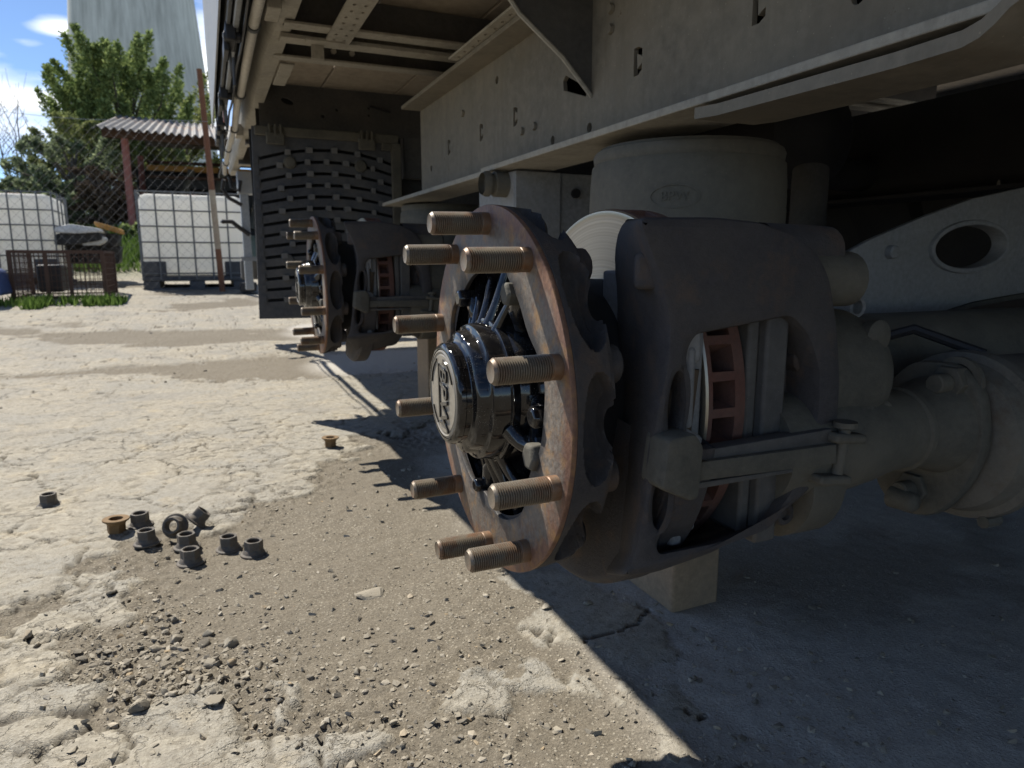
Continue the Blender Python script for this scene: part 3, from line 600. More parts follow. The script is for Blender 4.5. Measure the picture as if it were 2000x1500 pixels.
# trailer side: curtain, hem webbing with buckles, tubes, side rail
def side():
    n = 60; vs = []; Y1 = 3.1
    for i in range(n+1):
        y = Y0+(Y1-Y0)*i/n
        for z, b in ((1.05, .0), (1.35, .010), (1.7, .004), (2.6, .010), (3.85, 0)): vs.append((.060-.4*b*abs(sin(y*4.2)), y, z))
    fs = [(i*5+k, i*5+k+1, i*5+k+6, i*5+k+5) for i in range(n) for k in range(4)]
    mb = MB().add(vs, fs); mb.add([(v[0]+.004, v[1], v[2]) for v in vs], [f[::-1] for f in fs])
    mb.add([p for i in range(n+1) for p in (vs[i*5], (vs[i*5][0]+.004, *vs[i*5][1:]))], [(2*i, 2*i+1, 2*i+3, 2*i+2) for i in range(n)])
    cu = part('curtain', mb, M['curtain'], smooth=60, recalc=False)
    MB().box((.0755, Y0, 1.035), (.084, Y1, 1.16)).build('hem_webbing', M['webbing'], cu, bevel=.002)
    MB().box((.0885, Y0, 1.03), (.101, Y1, 1.14)).build('hem_strip', M['curtain'], cu, bevel=.003)
    for y in (1.15, 1.75, 2.35, 2.8, 2.98, 3.08):
        b = MB().box((.0730, y-.05, 1.005), (.0950, y+.05, 1.043)).box((.0690, y-.02, .99), (.0810, y+.075, 1.02)).cyl((.0690, y-.035, 1.015), (.1050, y-.035, 1.015), .011, n=10)
        bk = part('strap_buckle', b, M['black'], bevel=.003)
        MB().tube([(.0830, y+.04, 1.005), (.0850, y+.05, .955), (.0890, y+.02, .985), (.0870, y+.01, .925)], .0035, 6).build('strap_tail', M['webbing'], bk)
        MB().cyl((.0730, y-.035, 1.0155), (.0675, y-.035, 1.0155), .006, n=8).build('buckle_pin', M['galv'], bk)
    part('red_tag', MB().box((.0865, 2.55, .99), (.0925, 2.60, 1.025)), M['red'])
    # rope sagging along the side
    pts = [(.110, y, 1.040-.018*abs(sin((y-.2)*pi/.62))) for y in np.arange(.6, 4.7, .06)]
    part('lashing_rope', MB().tube(pts, .0035, 6), M['black'])
    for k, (a, b) in enumerate(((-.2, .95), (.96, 1.72), (1.73, 2.42), (2.44, 3.05), (3.08, 3.6), (3.62, 4.1), (4.12, 4.6))):
        w = .004*((k*5) % 3-1)
        o = part('side_tube', MB().cyl((.132+w, a, 1.045), (.136-w, b, 1.045), .0115, n=14), M['pole'])
        MB().lathe([(-.008, .0118), (-.008, .0155), (.008, .0155), (.008, .0118)], 16, 'y', (.136-w, b, 1.045)).build('tube_clamp', M['webbing'], o)
    for y in (1.62, 3.2): part('tube_bracket', MB().box((.150, y-.045, 1.04), (.178, y+.045, 1.085)), M['flange_edge'], bevel=.002)
    # side rail: upright web and a lower lip, slightly wavy from knocks
    Y1 = 4.95; vs = []; ys = np.arange(Y0, Y1, .08)
    for y in ys:
        w = .006*sin(y*5.1)+.004*sin(y*11.3+1); vs += [(.170, y, deckz+.03), (.176+w, y, 1.082), (.186+w, y, 1.070+w*.4), (.222, y, 1.073), (.222, y, 1.079), (.190+w, y, 1.078), (.182, y, 1.09), (.177, y, deckz+.03)]
    fs = [(i*8+k, i*8+(k+1) % 8, i*8+8+(k+1) % 8, i*8+8+k) for i in range(len(ys)-1) for k in range(8)]
    part('side_rail', MB().add(vs, fs), M['flange_edge'], smooth=50)
    for y in (2.3, 3.1): part('rail_end_tab', MB().box((.225, y-.2, 1.066), (.262, y+.05, 1.072)), M['flange_edge'], bevel=.002)
    # hook and leg at the tail
    lg = part('rear_leg', MB().box((.215, 4.57, .36), (.262, 4.63, .98)).box((.205, 4.56, .93), (.31, 4.66, 1.06)), M['galv'], bevel=.004)
    MB().tube([(.255, 4.55, .69), (.20, 4.55, .73), (.16, 4.55, .765), (.11, 4.55, .765), (.105, 4.55, .755)], .013, 8).build('lever', M['black'], lg)
    MB().box((.20, 4.56, .535), (.30, 4.565, .56)).build('leg_flag', M['curtain'], lg)
    MB().tube([(.13, 4.5, 1.0), (.12, 4.52, .95), (.15, 4.52, .90), (.22, 4.52, .86)], .011, 8).tube([(.16, 4.5, 1.02), (.17, 4.5, .96), (.21, 4.5, .94), (.22, 4.5, 1.0)], .012, 8).build('tail_hook', M['black'], lg)
    part('tail_bumper', MB().box((.20, 4.70, .42), (2.4, 4.80, .54)), M['dark_steel'], bevel=.01)
    Y1 = 3.1; part('headboard', MB().box((.09, Y1-.02, 1.18), (2.48, Y1+.02, 3.849)), M['curtain'])
    part('roof', MB().box((.066, Y0, 3.85), (2.53, Y1, 3.90)), M['curtain'])
    part('far_curtain', MB().box((2.52, Y0, 1.10), (2.53, Y1, 3.849)), M['curtain'])
    part('front_wall', MB().box((.06, Y0-.04, 1.10), (2.5, Y0, 3.849)), M['curtain'])
side()
# far half of the running gear
part('far_chassis_beam', MB().box((1.90, Y0, ZB), (1.91, Y1-.3, .985)).box((1.83, Y0, ZB-.01), (2.0, Y1-.3, ZB)), M['shadow_steel'])
for y in (.656, 1.973):
    w = part('far_wheel', MB().lathe([(-.02, .29), (-.02, .36), (.0, .47), (.04, .50), (.30, .50), (.34, .47), (.36, .36), (.36, .29)], 40, 'x', (2.02, y, .50)), M['black_rubber'])
    MB().lathe([(0, .05), (0, .28), (-.02, .29)], 32, 'x', (2.06, y, .50), cap0=True).build('rim', M['shadow_steel'], w)
part('far_wheel', MB().lathe([(-.02, .29), (-.02, .36), (.0, .47), (.04, .50), (.30, .50), (.34, .47), (.36, .36), (.36, .29)], 40, 'x', (2.02, -.66, .50)), M['black_rubber'])
part('far_light_blocker', MB().box((2.05, 1.0, .30), (2.07, 1.62, 1.02)), M['shadow_steel'])  # added panel, blocks the daylight gap between the far wheels
part('air_tank', MB().lathe([(0, 0), (.01, .08), (.05, .125), (.75, .125), (.79, .08), (.8, 0)], 28, 'y', (1.35, 1.25, .84)), M['shadow_steel'])
part('cross_tube', MB().cyl((.7, 1.62, .80), (1.9, 1.62, .80), .05, n=18), M['shadow_steel'])
part('tool_box', MB().box((1.45, 2.3, .45), (2.3, 3.1, 1.0)), M['shadow_steel'], bevel=.01)
lampm = MB().lathe([(-.012, .036), (0, .036), (0, .030), (.03, .027), (.043, .016), (.046, 0)], 20, 'z', (0, 0, 0))
p = atY(1940, 205, 1.35); me = lampm; o = part('marker_lamp', MB().lathe([(.012, .034), (.002, .034), (0, .029), (-.026, .026), (-.036, .016), (-.038, 0)], 20, 'z', tuple(p)), M['housing'])
p = atY(1965, 352, 1.2); part('pale_bracket', MB().box((p[0]-.02, p[1], p[2]-.02), (p[0]+.02, p[1]+.01, p[2]+.02), Matrix.Rotation(.3, 3, 'Y')), M['pole'], bevel=.004)

# ---------------------------------------------------------------- axle kit (hub, disc, caliper, chamber ...), built once
HUB = Vector((.259, .656, .408)); HUB2 = Vector((.272, 1.973, .470))
KIT = []
def kit(o): KIT.append(o); return o
axis_rot = Vector((-1, 0, 0)).rotation_difference(Vector((-1, .012, -.013)).normalized())

def hub():
    n = 160
    def rin(t): return .128 + .0075*cos(5*(t-.5)) + .002*cos(11*t)
    outer = [(.1855*cos(2*pi*k/n), .1855*sin(2*pi*k/n)) for k in range(n)]
    inner = [(rin(2*pi*k/n)*cos(2*pi*k/n), rin(2*pi*k/n)*sin(2*pi*k/n)) for k in range(n)]
    me = plate_mesh('wheel_hub', outer, [inner], .005, M['flange'], FR_X, .0008); me.transform(Matrix.Translation((.0025, 0, 0)))
    h = kit(link('wheel_hub', me, T)); h.location = HUB; h.rotation_mode = 'QUATERNION'; h.rotation_quaternion = axis_rot
    # ring behind the flange, scooped between the studs
    nt_, no = 560, 34; ph = .031
    def rr(t, a, r):
        s = (a-.0055)/.0385; u = ((t-(pi/2+ph)) / (pi/5)) % 1.0           # 0 at a stud, .5 between
        e = ((u-.5)/.42)**2 + ((s-.60)/.46)**2
        return r - .036*max(0., 1-e)**.42 - .0025*(s > .9)
    prof = [(.0052, .13), (.0052, .1850)] + [(.0055+.0395*i/no, .1853-.004*i/no if i < no else .176) for i in range(no+1)] + [(.046, .12)]
    MB().lathe(prof, nt_, 'x', mod=rr).build('rear_ring', M['caliper'], h, smooth=60)
    # black bowl of the hub
    MB().lathe([(-.002, .066), (.004, .0735), (.016, .076), (.030, .080), (.044, .095), (.050, .115), (.046, .132), (.030, .139), (.0142, .1395)], 96, 'x').build('hub_bowl', M['gloss'], h, smooth=60)
    # cast ribs: a fan above, a fan below and single ones at the sides
    for deg, wd in ((44, 1.1), (61, 1.2), (79, 1.0), (96, 1.1), (112, .9), (243, 1.0), (259, 1.15), (276, 1.0), (293, 1.1), (309, .9), (18, 1.6), (340, 1.5), (158, 1.8), (205, 1.6)):
        t = radians(deg); bend = .07*cos(t)*(1 if sin(t) > 0 else -1) + .02
        pts = []
        for u in np.linspace(0, 1, 9):
            r = .068+.066*u; a = .000 + .006*u + .020*u*u + .004*sin(pi*u); tt = t + bend*sin(2*pi*u)*.7 - bend*u
            pts.append((a, r*cos(tt), r*sin(tt)))
        rib = MB().tube(pts, [x*wd for x in (.0072, .0062, .0058, .0058, .0060, .0064, .0070, .0080, .0100)], 10)
        vs = []
        for (a, y, z) in pts: vs += [(a+.001, y-.0030*wd*sin(t), z+.0030*wd*cos(t)), (a+.001, y+.0030*wd*sin(t), z-.0030*wd*cos(t)), (.05, y+.0045*wd*sin(t), z-.0045*wd*cos(t)), (.05, y-.0045*wd*sin(t), z+.0045*wd*cos(t))]
        rib.add(vs, [(i*4+q, i*4+(q+1) % 4, i*4+4+(q+1) % 4, i*4+4+q) for i in range(len(pts)-1) for q in range(4)])
        rib.build('hub_rib', M['gloss'], h, smooth=70)
    # lugs with hexagon bolts between the fans
    for ang, sz, mt in ((50, 1.0, 'gloss'), (121, 1.15, 'flange'), (201, 1.3, 'flange'), (182, 1.0, 'gloss'), (287, .8, 'gloss'), (346, .8, 'gloss')):
        t = radians(ang); y, z = .118*cos(t), .118*sin(t)
        MB().tube([(.022, .082*cos(t), .082*sin(t)), (.012, .10*cos(t), .10*sin(t)), (.010, .118*cos(t), .118*sin(t)), (.04, .122*cos(t), .122*sin(t))], [.011, .010, .010, .012], 10).build('hub_lug', M['gloss'], h, smooth=60)
        MB().lathe([(.008, .0055*sz), (.008, .0105*sz), (-.004, .0105*sz), (-.0065, .0085*sz), (-.0065, 0)], 6, 'x', (0, y, z)).build('lug_bolt', M[mt if mt == 'gloss' else 'housing'], h, bevel=.0015)
    # hub cap, eight lobed, with a flat dusty face and raised marks
    def lob(t, a, r):
        k = 1. if -.0345 < a < -.0214 else (.35 if -.0478 < a <= -.0345 else 0.)
        return r*(1+.032*k*(abs(cos(4*t+.3))**.6*2-1.3))
    cap = [(.006, .0735), (-.0015, .0742), (-.0032, .0738), (-.0040, .0722), (-.0042, .0700), (-.0050, .0696), (-.0185, .0692), (-.0205, .0680), (-.0212, .0655), (-.0222, .0628), (-.0240, .0618), (-.0310, .0606), (-.0328, .0592), (-.0340, .0560), (-.0350, .0522), (-.0362, .0508), (-.0410, .0504), (-.0420, .0512), (-.0462, .0508), (-.0478, .0498), (-.0492, .0470), (-.0494, .0452)]
    c = MB().lathe(cap, 128, 'x', mod=lob).build('hub_cap', M['gloss'], h, smooth=32)
    MB().lathe([(-.0490, .0445), (-.0497, .0425), (-.0488, .0415), (-.0488, .040), (-.0494, .039), (-.0494, 0)], 72, 'x').build('cap_face', M['cap_face'], h, smooth=25)
    # marks: letters turned a quarter, an underline and arcs near the edge (viewer sees -X; right hand is -Y)
    fr = Matrix(((0,0,-1,-.0503),(-1,0,0,0),(0,1,0,0),(0,0,0,1))) @ Matrix.Rotation(-pi/2, 4, 'Z')
    lt = text_mesh('BPW', .030, .0008, M['gloss'], fr @ Matrix.Translation((.001, .006, 0)), .18, .0004); lo = link('lettering', lt, h)
    mk = MB()
    def mark(u0, v0, u1, v1): mk.add([fr @ Vector((u, v, w)) for w in (-.0012, .0006) for u, v in rect(u0, v0, u1, v1)], [(0,1,2,3),(4,5,6,7),(0,1,5,4),(1,2,6,5),(2,3,7,6),(3,0,4,7)])
    mark(-.030, -.0115, .026, -.0085); mark(-.033, .004, -.0305, .012); mark(.029, -.0105, .0315, .004)
    for a0, a1, r0 in ((2.0, 3.0, .034), (3.6, 4.5, .036), (5.2, 5.8, .035)):
        k = 10
        for i in range(k):
            q = []
            for a in (a0+(a1-a0)*i/k, a0+(a1-a0)*(i+1)/k):
                q += [(r0*cos(a), r0*sin(a)), ((r0+.002)*cos(a), (r0+.002)*sin(a))]
            mk.add([fr @ Vector((u, v, w)) for w in (-.001, .0005) for u, v in (q[0], q[1], q[3], q[2])], [(0,1,2,3),(4,5,6,7),(0,1,5,4),(1,2,6,5),(2,3,7,6),(3,0,4,7)])
    mk.build('cap_mark', M['gloss'], h, smooth=0)
    # threaded studs
    prof = [(.002, .0108), (-.008, .0108), (-.0088, .0102)]
    a = -.0095
    while a > -.0560: prof += [(a, .0111), (a-.0006, .0111), (a-.0012, .0095), (a-.0015, .0095)]; a -= .0021
    prof += [(-.0568, .0106), (-.0588, .0090), (-.0592, .0088), (-.0588, .0078), (-.0586, .0)]
    sm = MB().lathe(prof, 28, 'x').mesh('wheel_stud', M['stud'], 24)
    cm = MB().lathe([(.0, .0150), (-.0012, .0142), (-.002, .0112)], 24, 'x').mesh('stud_collar', M['flange'], 40)
    for k in range(10):
        t = pi/2 + .031 + k*pi/5
        o = link('wheel_stud', sm, h); o.location = (0, .1675*cos(t), .1675*sin(t)); o.rotation_euler = (random.uniform(0, 6), random.uniform(-.006, .006), random.uniform(-.006, .006))
    # bolt heads behind the ring
    for k in range(10):
        t = pi/2 + .031 + k*pi/5
        MB().lathe([(.044, .017), (.056, .017), (.0595, .013), (.0595, 0)], 16, 'x', (0, .158*cos(t), .158*sin(t))).build('disc_bolt', M['caliper'], h)
    MB().lathe([(.0455, .135), (.075, .120), (.10, .112), (.135, .110)], 64, 'x').build('disc_bell', M['black_rubber'], h)
    return h
hub()

def disc():
    # local frame at hub centre; outer face at x = .130, radius .185
    d = MB(); nt_ = 288; per = 36
    def slot(t, a, r):
        if r < .184: return r
        u = (t*per/(2*pi)) % 1.0; e = max(abs((a-.149)/.0115), abs((u-.5)/.30))
        return r-.030 if e < 1 else r
    prof = [(.131, .105), (.1305, .1765), (.1295, .178), (.130, .183), (.132, .1845)]
    d.lathe(prof, 144, 'x'); d.mi = 1
    rim = [(.132, .1845), (.136, .1851), (.1375, .1851), (.1378, .1851), (.1420, .1851), (.149, .1851), (.156, .1851), (.1602, .1851), (.1605, .1851), (.165, .1851), (.172, .1846), (.174, .178), (.174, .105)]
    d.lathe(rim, nt_, 'x', mod=slot)
    o = kit(d.build('brake_disc', [M['disc'], M['rust_rim']], T, smooth=40)); o.location = HUB
disc()

def caliper():
    PY, TH = .455, .105
    W_ = lambda pts: [(p[0], p[2]) for p in (atY(x, y, PY) for x, y in pts)]
    outer = W_([(1245, 424), (1400, 424), (1490, 433), (1560, 458), (1600, 490), (1625, 540), (1640, 640), (1645, 740), (1640, 835), (1622, 900), (1585, 960), (1520, 1012), (1400, 1078), (1285, 1118), (1215, 1128), (1236, 1090), (1256, 1000), (1268, 900), (1284, 800), (1303, 720), (1310, 640), (1290, 540), (1262, 470)])
    def dense(poly, st=.007):
        out = []
        for k in range(len(poly)):
            a, b_ = Vector(poly[k-1]), Vector(poly[k]); m = max(1, int((b_-a).length/st)); out += [tuple(a+(b_-a)*q/m) for q in range(m)]
        return out
    win = W_([(1345, 690), (1362, 655), (1450, 638), (1548, 618), (1580, 655), (1602, 720), (1600, 810), (1575, 890), (1548, 960), (1500, 1022), (1400, 1058), (1290, 1080), (1286, 1062), (1312, 1010), (1318, 960), (1326, 900), (1344, 850), (1353, 780)])
    pocket = lambda x, y, w, hh, sl: W_([(x + w*cos(a) - sl*hh*sin(a), y + hh*sin(a)) for a in np.linspace(0, 2*pi, 25)[:-1]])
    me = plate_mesh('brake_caliper', dense(rounded(outer, .011)), [dense(rounded(win, .009)), pocket(1323, 790, 13, 62, .10), pocket(1291, 985, 13, 46, .10)], TH, M['caliper'], FR_Y, .006, smooth=50)
    bm = bmesh.new(); bm.from_mesh(me)
    for q in (.25, .5, .75): bmesh.ops.bisect_plane(bm, geom=bm.verts[:]+bm.edges[:]+bm.faces[:], plane_co=(0, TH*(q-.5), 0), plane_no=(0, 1, 0))
    bm.to_mesh(me); bm.free()
    me.transform(Matrix.Translation((0, PY+TH/2, 0)))
    zf, xf = zip(*sorted((p[1], p[0]) for p in outer[14:]+[outer[0]]))
    sil = [atY(x, y, PY+TH) for x, y in ((1222, 415), (1216, 440), (1203, 470), (1196, 505), (1200, 560), (1203, 640), (1207, 800), (1208, 900), (1202, 980), (1166, 1050), (1120, 1108), (1150, 1130))]
    zs, xs = zip(*sorted((p[2], p[0]) for p in sil))
    for v in me.vertices:                                   # the outboard face slopes back and out towards the wheel
        t = (v.co.y-PY)/TH; x0 = float(np.interp(v.co.z, zf, xf)); x1 = max(.318, float(np.interp(v.co.z, zs, xs)))
        k = 1-float(sstep(.0, .062, v.co.x-x0)); v.co.x += (x1-x0)*t*k
        zb = float(1-sstep(.30, .345, v.co.z)); v.co.z -= t*.052*zb
        if v.co.z > .53: v.co.z += t*.004
    me.update(); me.set_sharp_from_angle(angle=radians(38))
    o = kit(link('brake_caliper', me, T))
    b = lambda nm, mb, mat='caliper', **kw: mb.build(nm, M[mat], o, **kw)
    # lifting notch on the outboard shoulder, oval pockets beside the window
    p = atY(1262, 528, PY+.035)
    b('shoulder_boss', MB().box((p[0]-.010, p[1]-.022, p[2]-.015), (p[0]+.016, p[1]+.02, p[2]+.014), Matrix.Rotation(-.55, 3, 'Z')), bevel=.004)
    for (x, y, hh) in ((1323, 790, .030), (1291, 985, .023)):
        p = atY(x, y, PY+.02)
        b('pocket_floor', MB().cyl((p[0]+.004, p[1]+.008, p[2]-hh), (p[0]+.010, p[1]+.008, p[2]+hh), .014, n=16), 'pocket')
    b('carrier', MB().lathe([(HUB.x+.082, .10), (HUB.x+.082, .205), (HUB.x+.090, .212), (HUB.x+.120, .212), (HUB.x+.124, .19), (HUB.x+.124, .10)], 30, 'x', (0, HUB.y, HUB.z), arc=(radians(186), radians(285))), bevel=.002)
    # pads, abutments, tappet housing seen in the window
    b('outer_pad', MB().box((.358, .474, .29), (.371, .60, .53)).box((.3715, .478, .30), (.3880, .60, .52)), 'pad', bevel=.003)
    b('inner_pad', MB().box((.4355, .476, .29), (.448, .60, .52)).box((.4485, .468, .28), (.474, .60, .54)), 'dark_steel', bevel=.003)
    p = atY(1497, 640, .40); b('wear_wire', MB().box((.43, .462, .495), (.49, .478, .502)), 'dark_steel', bevel=.003)
    b('abutment_clip', MB().box((.352, .458, .375), (.374, .49, .398), Matrix.Rotation(.5, 3, 'Y')).box((.358, .46, .40), (.367, .473, .47)).box((.355, .462, .455), (.374, .474, .485)), 'pad', bevel=.004)
    b('tappet_housing', MB().box((.480, .495, .27), (.545, .62, .545)), 'caliper', bevel=.02)
    for x, y, r in ((1578, 700, .015), (1570, 805, .014), (1500, 960, .012), (1535, 1005, .012)):
        p = atY(x, y, .478)
        b('tappet_boss', MB().lathe([(.03, r), (.003, r), (0, r*.85), (0, r*.5), (.004, r*.42), (.004, 0)], 18, 'y', tuple(p)))
    # pad retaining bar, its foot and pin
    f0, f1 = atY(1288, 858, .445), atY(1356, 962, .445)
    foot = rounded([(f0[0]-.002, f1[2]+.010), (f0[0]+.003, f0[2]+.002), (f1[0]-.008, f0[2]+.004), (f1[0]+.001, f0[2]-.008), (f1[0]-.002, f1[2]-.002), (f1[0]-.010, f1[2]-.004)], .005)
    ft = plate_mesh('bar_foot', foot, [], .034, M['housing'], FR_Y, .004); ft.transform(Matrix.Translation((0, .452, 0))); link('bar_foot', ft, o)
    def bar(p0, p1, q0, q1, Y, th, nm, mat):
        poly = [(p[0], p[2]) for p in (atY(*p0, Y), atY(*p1, Y), atY(*q1, Y), atY(*q0, Y))]
        m = plate_mesh(nm, poly, [], th, M[mat], FR_Y, .0015); m.transform(Matrix.Translation((0, Y+th/2, 0))); link(nm, m, o)
    bar((1352, 884), (1625, 838), (1352, 905), (1625, 866), .447, .016, 'retaining_bar', 'dark_steel')
    bar((1352, 905), (1635, 868), (1352, 942), (1635, 906), .441, .010, 'retaining_bar', 'housing')
    bar((1352, 945), (1610, 906), (1352, 958), (1600, 915), .449, .014, 'retaining_bar', 'dark_steel')
    a, c = atY(1650, 838, .444), atY(1634, 925, .444)
    b('bar_pin', MB().cyl(a, c, .0055, n=14).cyl(a+np.array([0, 0, .002]), a+np.array([0, 0, .007]), .0105, n=16), 'housing')
    for (x, y) in ((1655, 850), (1625, 930)):
        p = atY(x, y, .45); b('pin_lug', MB().box((p[0]-.028, .436, p[2]-.0045), (p[0]+.011, .485, p[2]+.0045), Matrix.Rotation(.12, 3, 'Y')), 'housing', bevel=.003)
    p = atY(1672, 886, .457); b('clip_ring', MB().lathe([(.012, .012), (0, .012), (-.002, .010), (0, .0085), (.004, 0)], 20, 'y', tuple(p)), 'housing')
    # inboard: guide pin bosses and actuator housing
    p = atY(1628, 545, .49); b('guide_boss', MB().lathe([(-.05, .026), (.016, .026), (.022, .021), (.023, 0)], 22, 'x', tuple(p)), 'housing')
    p = atY(1592, 492, .50); b('guide_boss', MB().lathe([(-.07, .026), (.012, .024), (.017, .018), (.018, 0)], 20, 'x', tuple(p)), 'caliper')
    q = atY(1672, 600, .53); b('bleed_pipe', MB().lathe([(.03, .011), (-.002, .011), (-.004, .0095), (-.002, .0075), (.012, .0072), (.012, 0)], 20, 'y', tuple(q)), 'grey_plate')
    b('actuator_housing', MB().lathe([(.505, .02), (.505, .066), (.590, .066), (.612, .058), (.622, .040), (.624, 0)], 40, 'x', (0, .525, .425)).lathe([(.505, .02), (.505, .06), (.545, .06), (.565, .045), (.565, 0)], 32, 'x', (0, .515, .325)), 'housing', smooth=50)
    b('sealing_cap', MB().lathe([(.0, .016), (-.010, .016), (-.013, .012), (-.0135, 0)], 18, 'y', tuple(atY(1700, 655, .485))), 'housing')
caliper()

def chamber():
    c0 = Vector((0, .50, .345))
    o = kit(MB().lathe([(.742, .02), (.742, .070), (.748, .080), (.766, .086), (.769, .094), (.779, .096), (.790, .094), (.793, .087), (.91, .086), (.98, .070), (.99, 0)], 56, 'x', tuple(c0)).build('brake_chamber', M['chamber'], T, smooth=40))
    MB().lathe([(.47, .020), (.47, .052), (.55, .056), (.60, .050), (.64, .043), (.68, .042), (.705, .048), (.722, .054)], 40, 'x', (0, .50, .362)).build('chamber_neck', M['housing'], o, smooth=60)
    for (x, y, Y, r) in ((1700, 812, .462, .012), (1735, 800, .468, .009), (1790, 985, .49, .010)):
        p = atY(x, y, Y); MB().lathe([(.03, r*1.3), (.004, r*1.1), (0, r*.7), (-.001, 0)], 14, 'y', tuple(p)).build('neck_lug', M['housing'], o, smooth=60)
    MB().lathe([(.662, .0425), (.664, .0455), (.670, .0455), (.672, .0425)], 40, 'x', (0, .50, .362)).build('neck_seam', M['housing'], o)
    for a_ in (2.4, 3.4, 4.3): MB().cyl((.768, .50+.099*cos(a_), .345+.099*sin(a_)), (.792, .50+.099*cos(a_), .345+.099*sin(a_)), .007, n=8).build('band_bolt', M['housing'], o)
    fl = rounded([(.45, .405), (.475, .432), (.53, .43), (.565, .39), (.575, .33), (.56, .275), (.53, .250), (.485, .258), (.455, .30), (.440, .35)], .02)
    m = plate_mesh('mounting_flange', fl, [], .018, M['housing'], FR_X, .004); m.transform(Matrix.Translation((.729, 0, 0))); link('mounting_flange', m, o)
    for (x, y, Y) in ((1846, 748, .482), (1775, 955, .512)):
        p = atY(x, y, Y)
        MB().lathe([(.024, .027), (.018, .027), (.0175, .02)], 24, 'x', tuple(p), cap0=True).build('nut_washer', M['housing'], o)
        MB().lathe([(.0175, .0195), (.001, .0195), (0, .0175), (0, .0105)], 6, 'x', tuple(p)).build('chamber_nut', M['housing'], o, bevel=.001)
        MB().lathe([(.002, .0105), (-.016, .0105), (-.018, .009), (-.018, 0)], 18, 'x', tuple(p)).build('chamber_stud', M['housing'], o)
    MB().tube([(.80, .50, .435), (.76, .56, .46), (.70, .62, .43), (.60, .66, .45)], .006, 8).build('air_hose', M['black'], o)
    p = atY(1955, 905, .46)
    MB().tube([(.758, .463, .305), (.79, .452, .30), (.83, .45, .302)], .0022, 5).build('split', M['black'], o)
chamber()

kit(part('axle_beam', MB().cyl((.42, .656, .408), (2.15, .656, .408), .062, n=32), M['housing']))
kit(part('trailing_arm', MB().box((.635, .70, .335), (.72, 1.10, .395)).cyl((.677, .60, .40), (.677, .72, .385), .085, n=18), M['housing'], bevel=.01))
# air spring
def air_spring(c, r, zt, zb):
    o = part('air_spring', MB().lathe([(zt-.012, r*.93), (zt-.022, r*.985), (zt-.05, r*1.0), (zt-.10, r*1.01), (zb+.10, r*.98), (zb+.05, r*.92), (zb+.02, r*.80), (zb, r*.70), (zb-.06, r*.66)], 64, 'z', (c[0], c[1], 0)), M['rubber'], smooth=60)
    MB().lathe([(zt, r*.90), (zt, r*.955), (zt-.006, r*.975), (zt-.018, r*.965), (zt-.024, r*.93)], 64, 'z', (c[0], c[1], 0)).build('bead_ring', M['rubber'], o, smooth=60)
    return o
AS = (.715, .945); asp = air_spring(AS, .152, .706, .44)
def emblem(o, c, r, z):
    """raised oval with letters on the bellows, bent round it"""
    t0 = atan2(-c[1], -c[0]) - .10                      # towards the viewer's side
    def wrap(me):
        for v in me.vertices:
            u, w, d = v.co.x, v.co.y, v.co.z; a = t0 + u/r
            v.co = (c[0]+(r+d)*cos(a), c[1]+(r+d)*sin(a), z+w)
        return me
    ring = plate_mesh('emblem_ring', circ(0, 0, .036, 48, .017), [circ(0, 0, .0335, 48, .0148)], .0009, M['rubber']); link('emblem_ring', wrap(ring), o)
    tx = text_mesh('BPW', .019, .0004, M['rubber'], Matrix.Translation((0, 0, .0003))); tx.name = 'emblem_letters'; link('emblem_letters', wrap(tx), o)
pe = atY(1370, 385, .83); emblem(asp, AS, .1535, pe[2]+.0)
asp2 = air_spring((.735, 2.27), .14, .715, .50)
# hanger bracket of the second axle
hb = part('hanger_bracket', MB().box((.595, 1.35, .42), (.70, 1.356, ZB-.004)).box((.5945, 1.3565, .42), (.6005, 1.56, ZB-.004)).box((.700, 1.3565, .42), (.785, 1.50, ZB-.004)), M['grey_plate'], bevel=.002)
for x, z in ((.735, .725-.045), (.73, .60)): MB().cyl((x, 1.352, z), (x, 1.345, z), .010, n=12).build('bolt_hole', M['black'], hb)
MB().lathe([(-.06, .022), (-.052, .026), (-.045, .026), (-.043, .021), (-.035, .021), (-.033, .026), (0, .026)], 22, 'x', (.60, 1.40, .697)).build('pivot_bush', M['rubber'], hb)
# plate with the oval opening, and what stands behind it
P_ = lambda pts, Y: [(p[0], p[2]) for p in (atY(x, y, Y) for x, y in pts)]
pl_out = P_([(1636, 503), (1700, 468), (1800, 425), (1900, 388), (2000, 366), (2150, 350), (2400, 360), (2400, 520), (2200, 545), (2000, 572), (1900, 590), (1800, 622), (1740, 655), (1690, 640)], .80)
oc = atY(1893, 482, .80); rx = (atY(1962, 475, .80)[0]-atY(1820, 488, .80)[0])/2; rz = .037
ov = circ(oc[0], oc[2], rx, 40, rz, .05)
pm = plate('oval_plate', pl_out, [ov], .010, M['grey_plate'], FR_Y, T, .002, at=(0, .805, 0))
lip = plate_mesh('opening_lip', circ(oc[0], oc[2], rx+.008, 40, rz+.008, .05), [circ(oc[0], oc[2], rx-.001, 40, rz-.001, .05)], .03, M['grey_plate'], FR_Y, .003); lip.transform(Matrix.Translation((0, .808, 0))); link('opening_lip', lip, pm)
bt = [(p[0], p[2]) for p in (atY(x, y, .80) for x, y in ((1740, 655), (1800, 622), (1900, 590), (2000, 572), (2200, 545), (2400, 520)))]
mb = MB(); vs = []
for x, z in bt: vs += [(x, .7985, z-.001), (x, .7985, z-.009), (x, .90, z-.009), (x, .90, z-.001)]
mb.add(vs, [(i*4+a, i*4+(a+1) % 4, i*4+4+(a+1) % 4, i*4+4+a) for i in range(len(bt)-1) for a in range(4)]); mb.build('lower_flange', M['housing'], pm, smooth=50)
